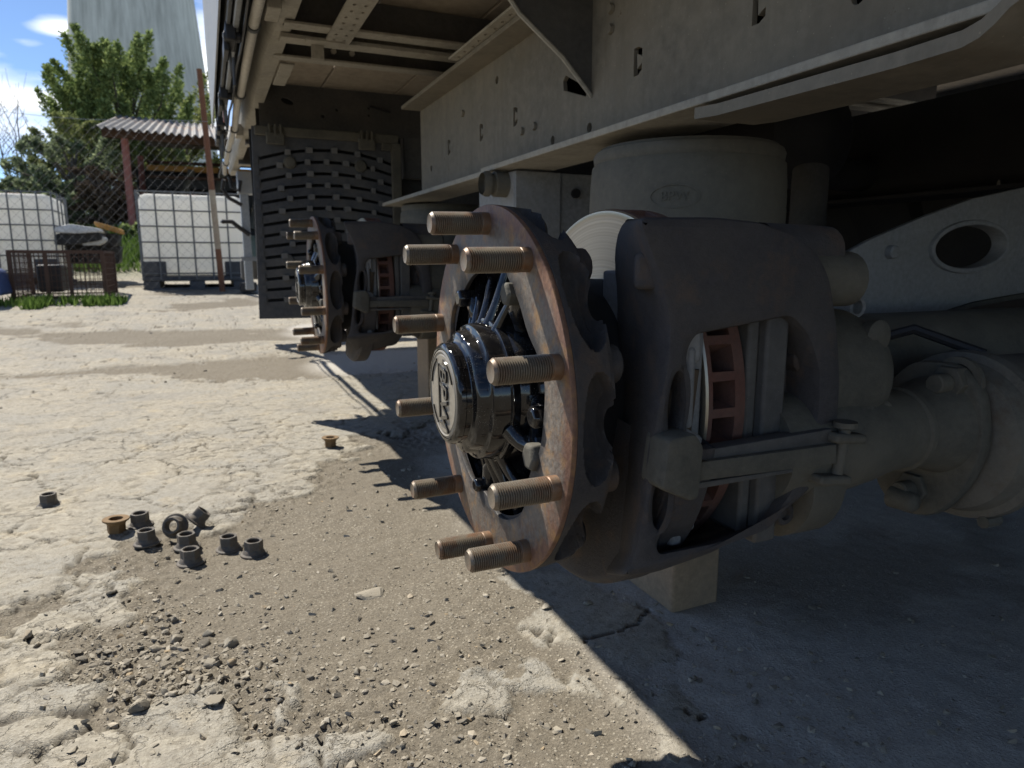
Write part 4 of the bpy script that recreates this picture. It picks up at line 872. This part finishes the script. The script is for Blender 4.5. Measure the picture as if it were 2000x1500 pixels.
p = atY(1748, 492, .79); MB().lathe([(.012, .011), (0, .0105), (-.002, .008), (-.002, 0)], 18, 'y', tuple(p)).build('rivet', M['grey_plate'], pm)
part('shock_absorber', MB().cyl((1.06, 1.02, .36), (1.14, 1.10, .72), .035, n=20), M['dark_steel'])
part('brake_pipe', MB().tube([tuple(atY(x, y, .72)) for x, y in ((1740, 730), (1800, 712), (1870, 690), (1960, 660), (2060, 640))], .0035, 6), M['dark_steel'])
part('arm_bush', MB().cyl(tuple(atY(1990, 650, .70)), tuple(atY(1990, 650, .70)+np.array([.0, .0, -.12])), .03, n=18), M['housing'])

# second axle: copies of every piece of the kit
def copy_tree(o, parent, off):
    c = o.copy(); COL.objects.link(c); c.parent = parent
    if off is not None: c.location = Vector(o.location) + off
    for ch in list(o.children): copy_tree(ch, c, None)
    return c
for o in list(KIT): copy_tree(o, T, HUB2-HUB)

# ================================================================ timber blocks
def block(x0, y0, x1, y1, h, label, rot=0.):
    t = MB().box((-(x1-x0)/2, -(y1-y0)/2, 0), ((x1-x0)/2, (y1-y0)/2, h))
    o = t.build('timber_block', M['wood'], None, bevel=.004); o.location = ((x0+x1)/2, (y0+y1)/2, HEIGHT((x0+x1)/2, (y0+y1)/2)[1]-.004); o.rotation_euler.z = rot
    return tag(o, label, 'block', 'timber blocks propping the axles')
block(.635, .828, .724, 1.02, .338, 'weathered square timber block standing upright beneath the near brake caliper')
block(.70, 2.36, .77, 2.50, .40, 'brown timber block propping up the farther axle behind the near hub')

# ================================================================ wheel nuts
def nut_meshes(mat):
    b = MB(); hexr = .0182
    pr = [(.004, .0205), (.0075, .0200), (.0105, .0185)]
    vs = []; n = 24
    def hexrad(t): u = (t+pi/6) % (pi/3) - pi/6; return .0150/cos(u)
    rings = [(.0045, lambda t: .0205), (.0075, lambda t: .0185), (.0105, lambda t: max(.0168, hexrad(t))), (.0120, hexrad), (.0262, hexrad), (.0280, lambda t: min(hexrad(t), .0158)), (.0282, lambda t: .0125), (.0270, lambda t: .0112), (.002, lambda t: .0112), (.0045, lambda t: .0150)]
    n = 48
    for z, f in rings: vs += [(f(2*pi*k/n)*cos(2*pi*k/n), f(2*pi*k/n)*sin(2*pi*k/n), z) for k in range(n)]
    b.add(vs, [(i*n+k, i*n+(k+1) % n, (i+1)*n+(k+1) % n, (i+1)*n+k) for i in range(len(rings)-1) for k in range(n)])
    w = MB().lathe([(0, .013), (0, .0240), (.0012, .0247), (.0030, .0245), (.0048, .0220), (.0042, .013), (0, .013)], 40, 'z')
    return b.mesh('wheel_nut', mat, 30), w.mesh('washer', mat, 40)
NM, NR = nut_meshes(M['nut']), nut_meshes(M['nut_rust'])
NUTS = [((96, 984), 'up', 0, 'dark wheel nut standing apart on pale concrete, farthest left', 0), ((229, 1038), 'flip', 1, 'rusty brown wheel nut standing upside down on its hexagon', 20),
        ((275, 1026), 'up', 0, 'dark wheel nut just behind and right of the rusty upturned nut', 40), ((288, 1062), 'up', 0, 'brownish wheel nut in front of the nut beside the rusty one', 10),
        ((386, 1028), 'lean', 0, 'wheel nut tipped over on its washer rim behind the group', 30), ((350, 1052), 'side', 0, 'wheel nut lying on its side showing its washer and bore', 0),
        ((366, 1073), 'up', 0, 'wheel nut half hidden behind the front nut of the pair', 15), ((373, 1098), 'up', 0, 'wheel nut standing nearest in front of the overlapping pair', 25),
        ((448, 1073), 'up', 0, 'left wheel nut of the two standing apart on the dirt', 5), ((496, 1082), 'up', 0, 'right wheel nut of the two standing apart on the dirt', 33), ((646, 872), 'flip', 1, 'lone pale rimmed wheel nut upside down near the hub shadow', 0)]
for (x, y), pose, rust, label, rz in NUTS:
    bm_, wm = NR if rust else NM
    g = atZ(x, y, .008); g = atZ(x, y, HEIGHT(g[0], g[1])[0]); z = HEIGHT(g[0], g[1])[0]
    o = link('wheel_nut', bm_); wz = link('washer', wm, o)
    if pose == 'up': o.location = (g[0], g[1], z-.001); o.rotation_euler = (random.uniform(-.03, .03), random.uniform(-.03, .03), radians(rz))
    elif pose == 'flip': o.location = (g[0], g[1], z+.0275); o.rotation_euler = (pi, .03, radians(rz))
    elif pose == 'lean': o.location = (g[0]-.004, g[1], z+.012); o.rotation_euler = (radians(-10), radians(42), radians(-10))
    else: o.location = (g[0]-.004, g[1]-.006, z+.0215); o.rotation_euler = (radians(-68), 0, radians(165))
    tag(o, label, 'wheel nut', 'wheel nuts left on the ground')

# ================================================================ stones and gravel
def chip(r, n, flat):
    bm = bmesh.new()
    for _ in range(n):
        d = Vector((r.gauss(0, 1), r.gauss(0, 1), r.gauss(0, 1))).normalized()*r.uniform(.36, .52); bm.verts.new((d.x*1.05, d.y*r.uniform(.7, .95), d.z*flat))
    res = bmesh.ops.convex_hull(bm, input=bm.verts[:]); bmesh.ops.delete(bm, geom=[g for g in res['geom_interior'] if isinstance(g, bmesh.types.BMVert)], context='VERTS')
    return bm
def rock_mesh(seed):
    r = random.Random(seed); bm = chip(r, 16, r.uniform(.5, .85)); bmesh.ops.bevel(bm, geom=bm.edges[:]+bm.verts[:], offset=.035, segments=1, affect='EDGES'); bmesh.ops.triangulate(bm, faces=bm.faces)
    bmesh.ops.subdivide_edges(bm, edges=bm.edges[:], cuts=1)
    for v in bm.verts: v.co += Vector((r.uniform(-1, 1), r.uniform(-1, 1), r.uniform(-1, 1)))*.014
    me = bpy.data.meshes.new('stone'); bmesh.ops.recalc_face_normals(bm, faces=bm.faces); bm.to_mesh(me); bm.free(); me.materials.append(M['stone']); me.polygons.foreach_set('use_smooth', [True]*len(me.polygons)); me.set_sharp_from_angle(angle=radians(24)); return me
ROCKS = [rock_mesh(100+i) for i in range(10)]
def stone(px, py, wpx, label, group=None, k=None, flat=1.0):
    g = atZ(px, py, .006); d = np.dot(g-CV, FV); s = wpx*d/F_PX; z = HEIGHT(g[0], g[1])[1]
    o = link('stone', ROCKS[(k if k is not None else random.randrange(10)) % 10]); o.location = (g[0], g[1], z+.10*s*flat); o.scale = (s, s, s*flat)
    o.rotation_euler = (random.uniform(-.3, .3), random.uniform(-.3, .3), random.uniform(0, 6.28))
    tag(o, label, 'stone', group); return o
for px, py, w, lab, fl in ((720, 1145, 70, 'flat pale stone lying alone on the dirt below the lowest studs', .35), (450, 1246, 38, 'sharp pale stone with a dark underside right of the rubble', .9), (411, 1283, 36, 'dark angular stone beside the sharp pale one', 1.1), (338, 1342, 44, 'brown topped stone in the middle of the rubble', .9), (420, 1362, 60, 'slab like stone at the edge of the big crust plate', .45), (270, 1376, 50, 'rough stone at the head of the near crust plate', .8), (1066, 1174, 26, 'pale stone on the sunlit edge of the trailer shadow', .7), (1147, 1166, 24, 'grey stone in the trailer shadow beside the block', .9), (1318, 1465, 42, 'dark flat stone on the shadow tip at the bottom of the picture', .5), (1096, 1272, 20, 'thin white chip near the trailer shadow edge', .3), (1475, 1340, 22, 'small grey stone in the shade right of the block', .8), (533, 1275, 18, 'round yellow pebble in the open dirt', 1.0), (1460, 1118, 16, 'small pale stone in the deep shade behind the block', .8)):
    stone(px, py, w, lab, None, None, fl)
grp = {'loose stones among the broken crust': ('small rough stone among the rubble between crust plates', [(255, 1255, 170, 50), (300, 1335, 130, 45), (370, 1310, 110, 40)], 95, (12, 28)),
       'loose stones right of the rubble': ('small rough stone scattered on the dirt right of the rubble', [(560, 1350, 130, 60), (620, 1420, 120, 50), (770, 1440, 60, 60)], 45, (10, 22)),
       'stones in the shade': ('small grey stone lying in the trailer shade', [(1300, 1320, 170, 110), (1650, 1350, 250, 130)], 24, (6, 12))}
for gname, (lab, spots, n, (w0, w1)) in grp.items():
    for i in range(n):
        cx, cy, sx, sy = spots[i % len(spots)]
        stone(random.gauss(cx, sx*.6), min(1560, random.gauss(cy, sy*.6)), random.uniform(w0, w1)*random.choice((.7, 1, 1, 1.25)), lab, gname, None, random.uniform(.6, 1.1))
def gravel():
    base = []
    for i in range(10):
        bm = chip(random.Random(i), 9, .45+.04*i); bmesh.ops.triangulate(bm, faces=bm.faces); bm.verts.index_update()
        base.append((np.array([v.co[:] for v in bm.verts]), np.array([[v.index for v in f.verts] for f in bm.faces]))); bm.free()
    V, Fc, off = [], [], 0; n = 30000
    zones = G([(0, 1180), (300, 1120), (560, 960), (700, 900), (1000, 1500), (0, 1500)])
    for i in range(n):
        u = RNG.random()
        if u < .55:
            px, py = RNG.uniform(60, 1000), RNG.uniform(900, 1520)
            if py < 1180-.42*px+.0*px and px < 650: continue
        elif u < .72: px, py = RNG.normal(320, 130), RNG.normal(1290, 70)
        elif u < .86: px, py = RNG.uniform(1000, 2050), RNG.uniform(1100, 1520)
        else: px, py = RNG.uniform(-100, 900), RNG.uniform(620, 1000)
        if py < 600: continue
        g = atZ(px, py); cv, ed = COVER(g[0], g[1])
        if RNG.random() > (.10 if cv > .5 else .30+.70*ed): continue
        s = .0009*(1+RNG.pareto(1.7)); s = min(s, .0075); s *= 1 + .25*max(0, g[1]-1.5)
        b, f = base[i % 10]; a = RNG.uniform(0, 6.28); R_ = np.array([[cos(a), -sin(a), 0], [sin(a), cos(a), 0], [0, 0, 1]])
        z = HEIGHT(g[0], g[1])[1]
        V.append(b@R_.T*s*2 + np.array([g[0], g[1], z+.10*s])); Fc.append(f+off); off += len(b)
    V, Fc = np.concatenate(V), np.concatenate(Fc)
    me = bpy.data.meshes.new('gravel'); me.from_pydata(V.tolist(), [], Fc.tolist()); me.materials.append(M['stone'])
    o = link('gravel', me); tag(o, 'fine gravel and crumbs scattered over the yard', 'gravel', None, 'stuff')
gravel()

# ================================================================ background: tanks, crate, fence, shed, plants, tower
def ground_z(x, y): return float(terrain(x, y))-.006
def tank(px0, px1, Y, label, turn=0., wid=1.2, dep=1.0):
    x0, x1 = atY(px0, 520, Y)[0], atY(px1, 520, Y)[0]; wid = x1-x0; z0 = ground_z((x0+x1)/2, Y)
    o = thing('liquid_tank', label, 'tank', ((x0+x1)/2, Y+dep/2, z0), 'caged white tanks beyond the fence')
    hw, hd = wid/2-.02, dep/2-.02
    MB().box((-hw, -hd, .17), (hw, hd, 1.10)).build('tank_bottle', M['tank'], o, bevel=.07)
    MB().lathe([(1.10, .11), (1.13, .11), (1.135, .0)], 24, 'z').build('tank_lid', M['red'], o)
    r = .009
    for z in (.19, .37, .55, .73, .91, 1.12):
        MB().tube([(-hw-.01, -hd-.012, z), (hw+.01, -hd-.012, z), (hw+.01, hd+.012, z), (-hw-.01, hd+.012, z), (-hw-.01, -hd-.012, z)], r, 6).build('cage_bar', M['cage'], o)
    nb = 7
    for i in range(nb):
        x = -hw-.012+(2*hw+.024)*i/(nb-1); MB().cyl((x, -hd-.03, .12), (x, -hd-.03, 1.13), r, n=6).build('cage_bar', M['cage'], o)
        MB().cyl((x, hd+.03, .12), (x, hd+.03, 1.13), r, n=6).build('cage_bar', M['cage'], o)
    for j in range(1, 4):
        y = -hd+2*hd*j/4
        for sx in (-1, 1): MB().cyl((sx*(hw+.03), y, .12), (sx*(hw+.03), y, 1.13), r, n=6).build('cage_bar', M['cage'], o)
    MB().box((-hw-.02, -hd-.02, .10), (hw+.02, hd+.02, .155)).build('pallet_deck', M['pallet'], o, bevel=.01)
    for x in (-hw+.06, 0, hw-.06): MB().box((x-.075, -hd-.02, 0), (x+.075, hd+.02, .099)).build('pallet_foot', M['pallet'], o, bevel=.008)
    MB().box((-hw-.02, -hd-.019, -.002), (hw+.02, -hd+.10, .022)).build('pallet_runner', M['pallet'], o)
    for x in (-hw+.10, hw-.10): MB().box((x-.11, -hd-.012, .156), (x+.11, -hd+.06, .33)).build('pallet_corner', M['pallet'], o, bevel=.01)
    o.rotation_euler.z = turn; o.scale.z = .89; return o
tank(276, 484, 8.15, 'white caged tank with a red lid behind the rusty pole', 0.0)
tank(-62, 114, 9.0, 'white caged tank at the left edge behind the mesh crate', 0.02)

def crate():
    Y = 7.15; x0, x1 = atY(24, 560, Y)[0], atY(206, 560, Y)[0]; z0 = ground_z((x0+x1)/2, Y)+.02; z1 = atY(100, 489, Y)[2]; d = .75
    o = thing('mesh_crate', 'low rusty mesh crate standing open on grass in front of the fence', 'crate', ((x0+x1)/2, Y, z0)); hw = (x1-x0)/2; h = z1-z0
    for sx in (-1, -.25, .25, 1):
        MB().box((sx*hw-.014, -.014, -.02 if abs(sx) == 1 else .02), (sx*hw+.014, .014, h)).build('crate_post', M['dark_rust'], o)
    for sx in (-1, 1): MB().box((sx*hw-.018, d-.02, -.02), (sx*hw+.018, d+.02, h)).build('crate_post', M['dark_rust'], o)
    for z in (.02, h-.01):
        for y in (0, d): MB().box((-hw, y-.013, z-.012), (hw, y+.013, z+.012)).build('crate_rail', M['dark_rust'], o)
        for sx in (-1, 1): MB().box((sx*hw-.012, 0, z-.011), (sx*hw+.012, d, z+.011)).build('crate_rail', M['dark_rust'], o)
    w = MB()
    for y in (0.0, d):
        for i in range(1, 19): x = -hw+2*hw*i/19; w.cyl((x, y, .02), (x, y, h), .0035, n=4, caps=False)
        for i in range(1, 8): z = h*i/8; w.cyl((-hw, y, z), (hw, y, z), .0035, n=4, caps=False)
    for sx in (-1, 1):
        for i in range(1, 16): y = d*i/16; w.cyl((sx*hw, y, .02), (sx*hw, y, h), .0035, n=4, caps=False)
        for i in range(1, 8): z = h*i/8; w.cyl((sx*hw, 0, z), (sx*hw, d, z), .0035, n=4, caps=False)
    w.build('crate_mesh', M['dark_rust'], o)
    MB().box((-hw*.55, .15, .06), (-hw*.02, .5, .30)).build('inner_box', M['black_scrap'], o, bevel=.02)
crate()

def scrap():
    Y = 9.3; z0 = ground_z(atY(170, 480, Y)[0], Y)
    def quad_panel(pts, Y, th, mat, nm, lab, cat, bulge=0):
        m = plate_mesh(nm, rounded(P_(pts, Y), .04), [], th, M[mat], FR_Y, .008); m.transform(Matrix.Translation((0, Y, 0))); return tag(link(nm, m), lab, cat)
    quad_panel([(118, 447), (145, 440), (200, 448), (203, 455), (160, 458), (118, 456)], Y, .7, 'white_scrap', 'vehicle_hood', 'dented white panel lying on top of the scrap heap', 'car panel')
    quad_panel([(188, 434), (212, 440), (238, 448), (240, 458), (215, 452), (192, 444)], Y+.3, .5, 'yellow_scrap', 'rusty_panel', 'rusty yellow panel on the scrap heap beside the red post', 'panel')
    quad_panel([(118, 458), (205, 457), (206, 470), (160, 478), (115, 480)], Y+.05, .6, 'black_scrap', 'scrap_box', 'black box like scrap under the white panel', 'scrap')
    quad_panel([(160, 472), (205, 462), (210, 468), (200, 478), (165, 480)], Y-.1, .2, 'white_scrap', 'bumper', 'pale bumper scrap at the foot of the heap', 'bumper')
    quad_panel([(200, 455), (236, 458), (232, 482), (200, 482)], Y+.35, .4, 'black_scrap', 'scrap_box', 'dark scrap under the rusty yellow panel', 'scrap')
    quad_panel([(112, 478), (238, 480), (236, 515), (114, 515)], Y+.5, .3, 'black_scrap', 'scrap_stand', 'dark low stand carrying the scrap heap', 'stand')
    q = P_([(-30, 520), (0, 527), (14, 560), (18, 575), (-30, 580)], 7.0); m = plate_mesh('tarpaulin', rounded(q, .03), [], .4, M['blue'], FR_Y, .02); m.transform(Matrix.Translation((0, 7.0, 0))); tag(link('tarpaulin', m), 'blue tarpaulin heap cut by the left edge of the picture', 'tarpaulin')
    b = P_([(470, 552), (500, 550), (500, 568), (468, 569)], 7.6); m = plate_mesh('rubber_block', rounded(b, .02), [], .3, M['black_scrap'], FR_Y, .01); m.transform(Matrix.Translation((0, 7.6, 0))); tag(link('rubber_block', m), 'black block on the ground beside the tank pallet', 'block')
scrap()

def fence():
    Y = 7.85; x = atY(434, 560, Y)[0]; xt = atY(389, 135, Y)[0]; z0 = ground_z(x, Y); zt = atY(389, 135, Y)[2]
    o = thing('chain_link_fence', 'sagging chain link fence hung on a tall rusty pole', 'fence', (x, Y, z0))
    za = z0 + (zt-z0)*.20; zb = z0+(zt-z0)*.47
    pt = lambda z: ((xt-x)*(z-z0)/(zt-z0), 0, z-z0)
    MB().cyl(pt(z0-.1), pt(za), .030, n=12).build('fence_post', M['rusty_pole'], o)
    MB().cyl(pt(za), pt(zb), .0302, n=12).build('fence_post', M['rusty_pole_pale'], o); MB().cyl(pt(zb), pt(zt), .030, .026, n=12).build('fence_post', M['rusty_pole'], o)
    w = MB(); xa, xb, h, st = -5.2, -.02, atY(50, 222, Y)[2]-z0-.03, .085; ztop = h+.09
    for s in (1, -1):
        k = xa-h
        while k < xb+h:
            pts = []
            for i in range(9):
                z = .03+h*i/8; xx = k+(z if s > 0 else h-z)*.9
                if xa <= xx <= xb:
                    sag = .06*sin(xx*1.3)**2*(z/h); pts.append((xx, -.03+.012*s+.03*sin(xx*2+z), z-sag))
            if len(pts) > 1: w.tube(pts, .0009, 3, caps=False)
            k += st
    w.build('wire_mesh', M['wire'], o, smooth=0)
    MB().tube([(xa+(xb-xa)*i/20, -.03, ztop-.02-.06*sin((xa+(xb-xa)*i/20)*1.3)**2) for i in range(21)], .0025, 4).build('top_wire', M['galv'], o)
    MB().cyl((xa, -.03, -.2), (xa, -.03, 2.3), .03, n=10).build('fence_post', M['rusty_pole'], o)
fence()

def shed():
    Y = 12.8; xl = atY(246, 300, Y)[0]; xr = xl+4.6; z0 = ground_z(xl, Y)
    o = thing('open_shed', 'open lean-to shed with a corrugated roof on dull red posts', 'shed', (xl, Y, z0))
    zt = atY(246, 262, Y)[2]-z0; zf_ = atY(246, 254, Y-.55)[2]-z0; zr_ = atY(246, 229, Y+3.4)[2]-z0
    for x, y in ((0, 0), (4.4, 0), (0, 3.0), (4.4, 3.0)): MB().cyl((x, y, -.2), (x, y, zt+.02*y), .055, n=12).build('shed_post', M['red_post'], o)
    n = 420; vs = []; xo0, xo1 = -.36, 4.9
    for y, zz_ in ((-.55, zf_), (3.4, zr_)):
        for i in range(n+1): x = xo0+(xo1-xo0)*i/n; vs.append((x, y, zz_-.03*x+0.022*sin(x*2*pi/.11)))
    fs = [(i, i+1, n+2+i, n+1+i) for i in range(n)]
    vs2 = [(x, y, z+.012) for x, y, z in vs]
    MB().add(vs, fs).add(vs2, [f[::-1] for f in fs]).add([p for i in range(n+1) for p in (vs[i], vs2[i])], [(2*i, 2*i+2, 2*i+3, 2*i+1) for i in range(n)]).build('roof', M['corrugated'], o, smooth=60, recalc=False)
    MB().box((-.3, -.06, zt-.14), (4.8, .06, zt-.001), Matrix.Rotation(.03, 3, 'Y')).build('roof_beam', M['dark_rust'], o)
    for z, t_, y, m in ((1.45, .05, 2.9, 'dark_rust'), (1.28, .10, 2.6, 'yellow_scrap'), (.95, .22, 2.5, 'black_scrap'), (1.75, .16, 2.8, 'bark'), (1.12, .05, 2.4, 'dark_rust'), (.6, .3, 2.6, 'black_scrap')):
        MB().box((.12, y-.1, z), (4.5, y, z+t_)).build('stored_rail', M[m], o)
    for i, x in enumerate((.5, 1.1, 1.9, 2.6, 3.3)): MB().cyl((x, 2.2, .2), (x+.4, 2.5, 1.3+.15*(i % 3)), .07, n=8).build('stored_pipe', M['housing'], o)
    MB().box((-.1, 3.05, 0), (4.6, 3.1, zt-.2)).build('rear_wall', M['black_scrap'], o)
shed()

def leaf_cloud(name, centers, n, size, mat, parent, up=.3, squash=.55, seed=0):
    """n small pointed leaves gathered round shoots; centers: (p0, p1, radius) shoots."""
    r = np.random.default_rng(seed); L = np.array([np.linalg.norm(np.array(b)-np.array(a))+.1 for a, b, _ in centers]); pk = r.choice(len(centers), n, p=L/L.sum())
    A = np.array([c[0] for c in centers])[pk]; B = np.array([c[1] for c in centers])[pk]; R0 = np.array([c[2] for c in centers])[pk]
    t = r.random(n)**.8; d = r.normal(size=(n, 3)); d /= np.linalg.norm(d, axis=1)[:, None]
    P = A+(B-A)*t[:, None] + d*(R0*(1-.75*t)*r.random(n)**.5)[:, None]
    U = r.normal(size=(n, 3)); U[:, 2] = np.abs(U[:, 2])*.6+up; U /= np.linalg.norm(U, axis=1)[:, None]
    Vv = np.cross(U, r.normal(size=(n, 3))); Vv /= np.linalg.norm(Vv, axis=1)[:, None]
    s = size*r.uniform(.55, 1.3, n)[:, None]
    q = np.stack([P, P+U*s*.5+Vv*s*squash*.5, P+U*s, P+U*s*.5-Vv*s*squash*.5], 1).reshape(-1, 3)
    me = bpy.data.meshes.new(name); me.from_pydata(q.tolist(), [], (np.arange(n*4).reshape(-1, 4)).tolist()); me.materials.append(mat); return link(name, me, parent)
def tree(name, label, cat, base, height, spread, shoots, n, size, mat, seed, crown0=.25, up=1.0, lean=0., group=None, shootlen=.28, rad=.22, trunkr=.12):
    r = random.Random(seed); o = thing(name, label, cat, tuple(base), group)
    t = MB(); t.tube([(0, 0, -.2), (.05*height*.3, 0, height*.2), (lean*.5, 0, height*.45), (lean, .1, height*.75)], [trunkr, trunkr*.8, trunkr*.55, trunkr*.2], 9)
    cs = []
    for i in range(shoots):
        a = r.uniform(0, 2*pi); h = r.uniform(crown0, .86); w = spread*sqrt(max(0.05, 1-((h-.52)/.52)**2))*r.uniform(.25, 1.0)
        p = Vector((lean*h + w*cos(a), w*sin(a), height*h)); d = Vector((cos(a)*.7, sin(a)*.7, up+r.uniform(-.2, .4))).normalized()
        q = p + d*height*shootlen*r.uniform(.5, 1.15)
        cs.append((tuple(p), tuple(q), height*rad*.35*r.uniform(.6, 1.2)))
        if i % 3 == 0: t.tube([(lean*h*.4, 0, height*h*.55), tuple((Vector((lean*h*.4, 0, height*h*.55))+p)/2+Vector((0, 0, .1))), tuple(p), tuple(p+(q-p)*.7)], [.035, .025, .016, .006], 5)
    t.build('trunk', M['bark'], o); leaf_cloud('crown', cs, n, size, mat, o, seed=seed); return o
def gpt(px, Y, py=500): p = atY(px, py, Y); return (p[0], Y, ground_z(p[0], Y))
def hpx(px, top, Y): return atY(px, top, Y)[2]-ground_z(atY(px, 500, Y)[0], Y)
tree('broadleaf_tree', 'tall bright green tree with upswept shoots behind the shed', 'tree', gpt(262, 17.5), hpx(262, 62, 17.5)*.96, 1.28, 120, 44000, .075, M['leaf_bright'], 3, .34, 1.3, .12, shootlen=.15, rad=.17, trunkr=.16)
tree('broadleaf_tree', 'slender green tree leaning out left of the tall tree', 'tree', gpt(188, 17.0), hpx(150, 160, 17.), .42, 30, 9000, .07, M['leaf_bright'], 5, .35, 1.1, -.30, shootlen=.2, rad=.14)
tree('broadleaf_tree', 'pale yellow green bush showing right of the tall tree', 'tree', gpt(372, 19), hpx(390, 170, 19), .65, 40, 6000, .11, M['leaf_yellow'], 8, .15, .8)
tree('leafy_shrub', 'dense dull green shrub left of the shed post', 'shrub', gpt(160, 14.5), hpx(160, 255, 14.5), .85, 70, 24000, .065, M['leaf_dull'], 9, .02, .5, shootlen=.16, rad=.32)
tree('leafy_shrub', 'light green shrub against the sky behind the crate', 'shrub', gpt(150, 15.5), hpx(150, 215, 15.5), .55, 40, 13000, .065, M['leaf_yellow'], 10, .15, .9, .1, shootlen=.16, rad=.26)
tree('leafy_shrub', 'dark green shrub behind the white scrap panel', 'shrub', gpt(120, 13.6), hpx(120, 345, 13.6), .6, 50, 8000, .075, M['leaf_dull'], 12, .02, .5, shootlen=.16, rad=.32)
tree('dry_creeper', 'brown dry creeper tangle beside the red shed post', 'shrub', gpt(212, 13.2), hpx(212, 320, 13.2), .36, 50, 8000, .075, M['twig'], 14, .02, -.1, shootlen=.22, rad=.28)
tree('leafy_shrub', 'young green shoots around the foot of the red post', 'shrub', gpt(268, 12.2), hpx(268, 440, 12.2), .18, 18, 1800, .07, M['leaf_bright'], 15, .02, .8, shootlen=.3, rad=.3, trunkr=.03)
tree('leafy_shrub', 'green bushes seen through the open shed', 'shrub', gpt(355, 17.2), hpx(355, 290, 17.2), 1.1, 60, 8000, .10, M['leaf_yellow'], 16, .05, .5)
for i, (px, Y, top, w_) in enumerate(((32, 14.6, 350, .55), (-60, 14.2, 345, .7), (84, 14.9, 342, .4))):
    tree('hedge_bush', ('low grey green hedge bush above the left tank', 'low hedge bush at the left edge of the picture', 'low hedge bush between the left tank and the shrub')[i], 'bush', gpt(px, Y), hpx(px, top, Y), w_, 44, 7000, .075, M['leaf_dull'], 20+i, .02, .3, group='hedge bushes behind the left tank', shootlen=.14, rad=.3, trunkr=.05)
for i, (px, h, lab) in enumerate(((8, 205, 'bare sapling nearest the left edge of the picture'), (30, 175, 'bare sapling second from the left edge'), (48, 185, 'bare forked sapling in the middle of the row'), (62, 150, 'tallest bare sapling of the row against the sky'), (85, 200, 'bare sapling nearest the green shrub'))):
    r = random.Random(50+i); h = hpx(px, h, 15.5); o = thing('bare_sapling', lab, 'tree', gpt(px, 15.5+.2*i), 'bare saplings behind the hedge'); t = MB()
    t.tube([(0, 0, -.1), (.03, 0, h*.4), (r.uniform(-.1, .1), 0, h*.75), (r.uniform(-.15, .15), 0, h)], [.022, .017, .010, .003], 6); t.build('trunk', M['bark'], o); b = MB()
    for k in range(16):
        z = h*r.uniform(.25, .92); a = r.uniform(0, 6.28); l = r.uniform(.25, .75)
        b.tube([(0, 0, z), (l*.5*cos(a), l*.5*sin(a), z+l*.45), (l*.75*cos(a), l*.75*sin(a), z+l*1.05)], [.006, .004, .002], 4)
    b.build('branches', M['bark'], o)
def grass(name, label, spots, n, h, seed, kind='stuff'):
    r = np.random.default_rng(seed); P = []
    while len(P) < n:
        x0, x1, y0, y1 = spots[r.integers(len(spots))]; x, y = r.uniform(x0, x1), r.uniform(y0, y1)
        if r.random() < .25+.9*vnoise(np.array([x*4.]), np.array([y*4.]))[0]-.2: P.append((x, y, float(terrain(x, y))-.02))
    P = np.array(P); a = r.uniform(0, 6.28, n); hh = h*r.uniform(.35, 1.2, n); w = .006+.004*r.random(n)
    side = np.stack([np.cos(a), np.sin(a), np.zeros(n)], 1)*w[:, None]; ln = np.stack([np.cos(a+1.57+r.normal(0, .5, n)), np.sin(a+1.57), np.zeros(n)], 1)*(hh*r.uniform(.1, .6, n))[:, None]
    up_ = np.array([0, 0, 1.])*hh[:, None]
    q = np.stack([P-side, P+side, P+side*.7+up_*.6+ln*.4, P+up_+ln, P-side*.7+up_*.6+ln*.4], 1).reshape(-1, 3)
    me = bpy.data.meshes.new(name); me.from_pydata(q.tolist(), [], np.arange(n*5).reshape(-1, 5).tolist()); me.materials.append(M['grass']); o = link(name, me); tag(o, label, 'grass', None, kind)
xa, xb = atY(-60, 580, 7)[0], atY(245, 580, 7)[0]
grass('grass', 'grass tufts growing round the rusty mesh crate', [(xa, xb, 6.75, 7.1), (atY(60, 580, 7)[0], atY(100, 580, 7)[0], 6.6, 7.0), (atY(170, 580, 7)[0], xb, 6.7, 7.0)], 1100, .10, 1)
grass('grass', 'green grass strip on the bank below the shed', [(atY(60, 500, 11)[0], atY(460, 500, 11)[0], 10.4, 13.5)], 9000, .16, 2)

def cooling_tower():
    D = 300.; c = atY(266, 60, D); z0 = float(terrain(0, D)); rw = 18.9; zw = 92.
    o = thing('cooling_tower', 'huge grey concrete cooling tower rising behind the tree', 'cooling tower', (c[0], D, z0-1))
    prof = [(z, rw*sqrt(1+((z-zw)/(62. if z > zw else 78.))**2)) for z in np.linspace(8, 132, 40)]
    prof += [(132, prof[-1][1]-.8), (100, prof[-6][1]-.8), (8, prof[0][1]-.8)]
    MB().lathe(prof, 96, 'z').build('tower_shell', M['concrete_tower'], o, smooth=60)
    leg = MB()
    for k in range(40):
        a, b = 2*pi*k/40, 2*pi*(k+.5)/40; r0 = prof[0][1]
        leg.cyl((r0*1.04*cos(a), r0*1.04*sin(a), 0), (r0*cos(b), r0*sin(b), 8.2), .4, n=6); leg.cyl((r0*1.04*cos(a), r0*1.04*sin(a), 0), (r0*cos(b-pi/20*2), r0*sin(b-pi/20*2), 8.2), .4, n=6)
    leg.build('leg_ring', M['concrete_tower'], o)
cooling_tower()
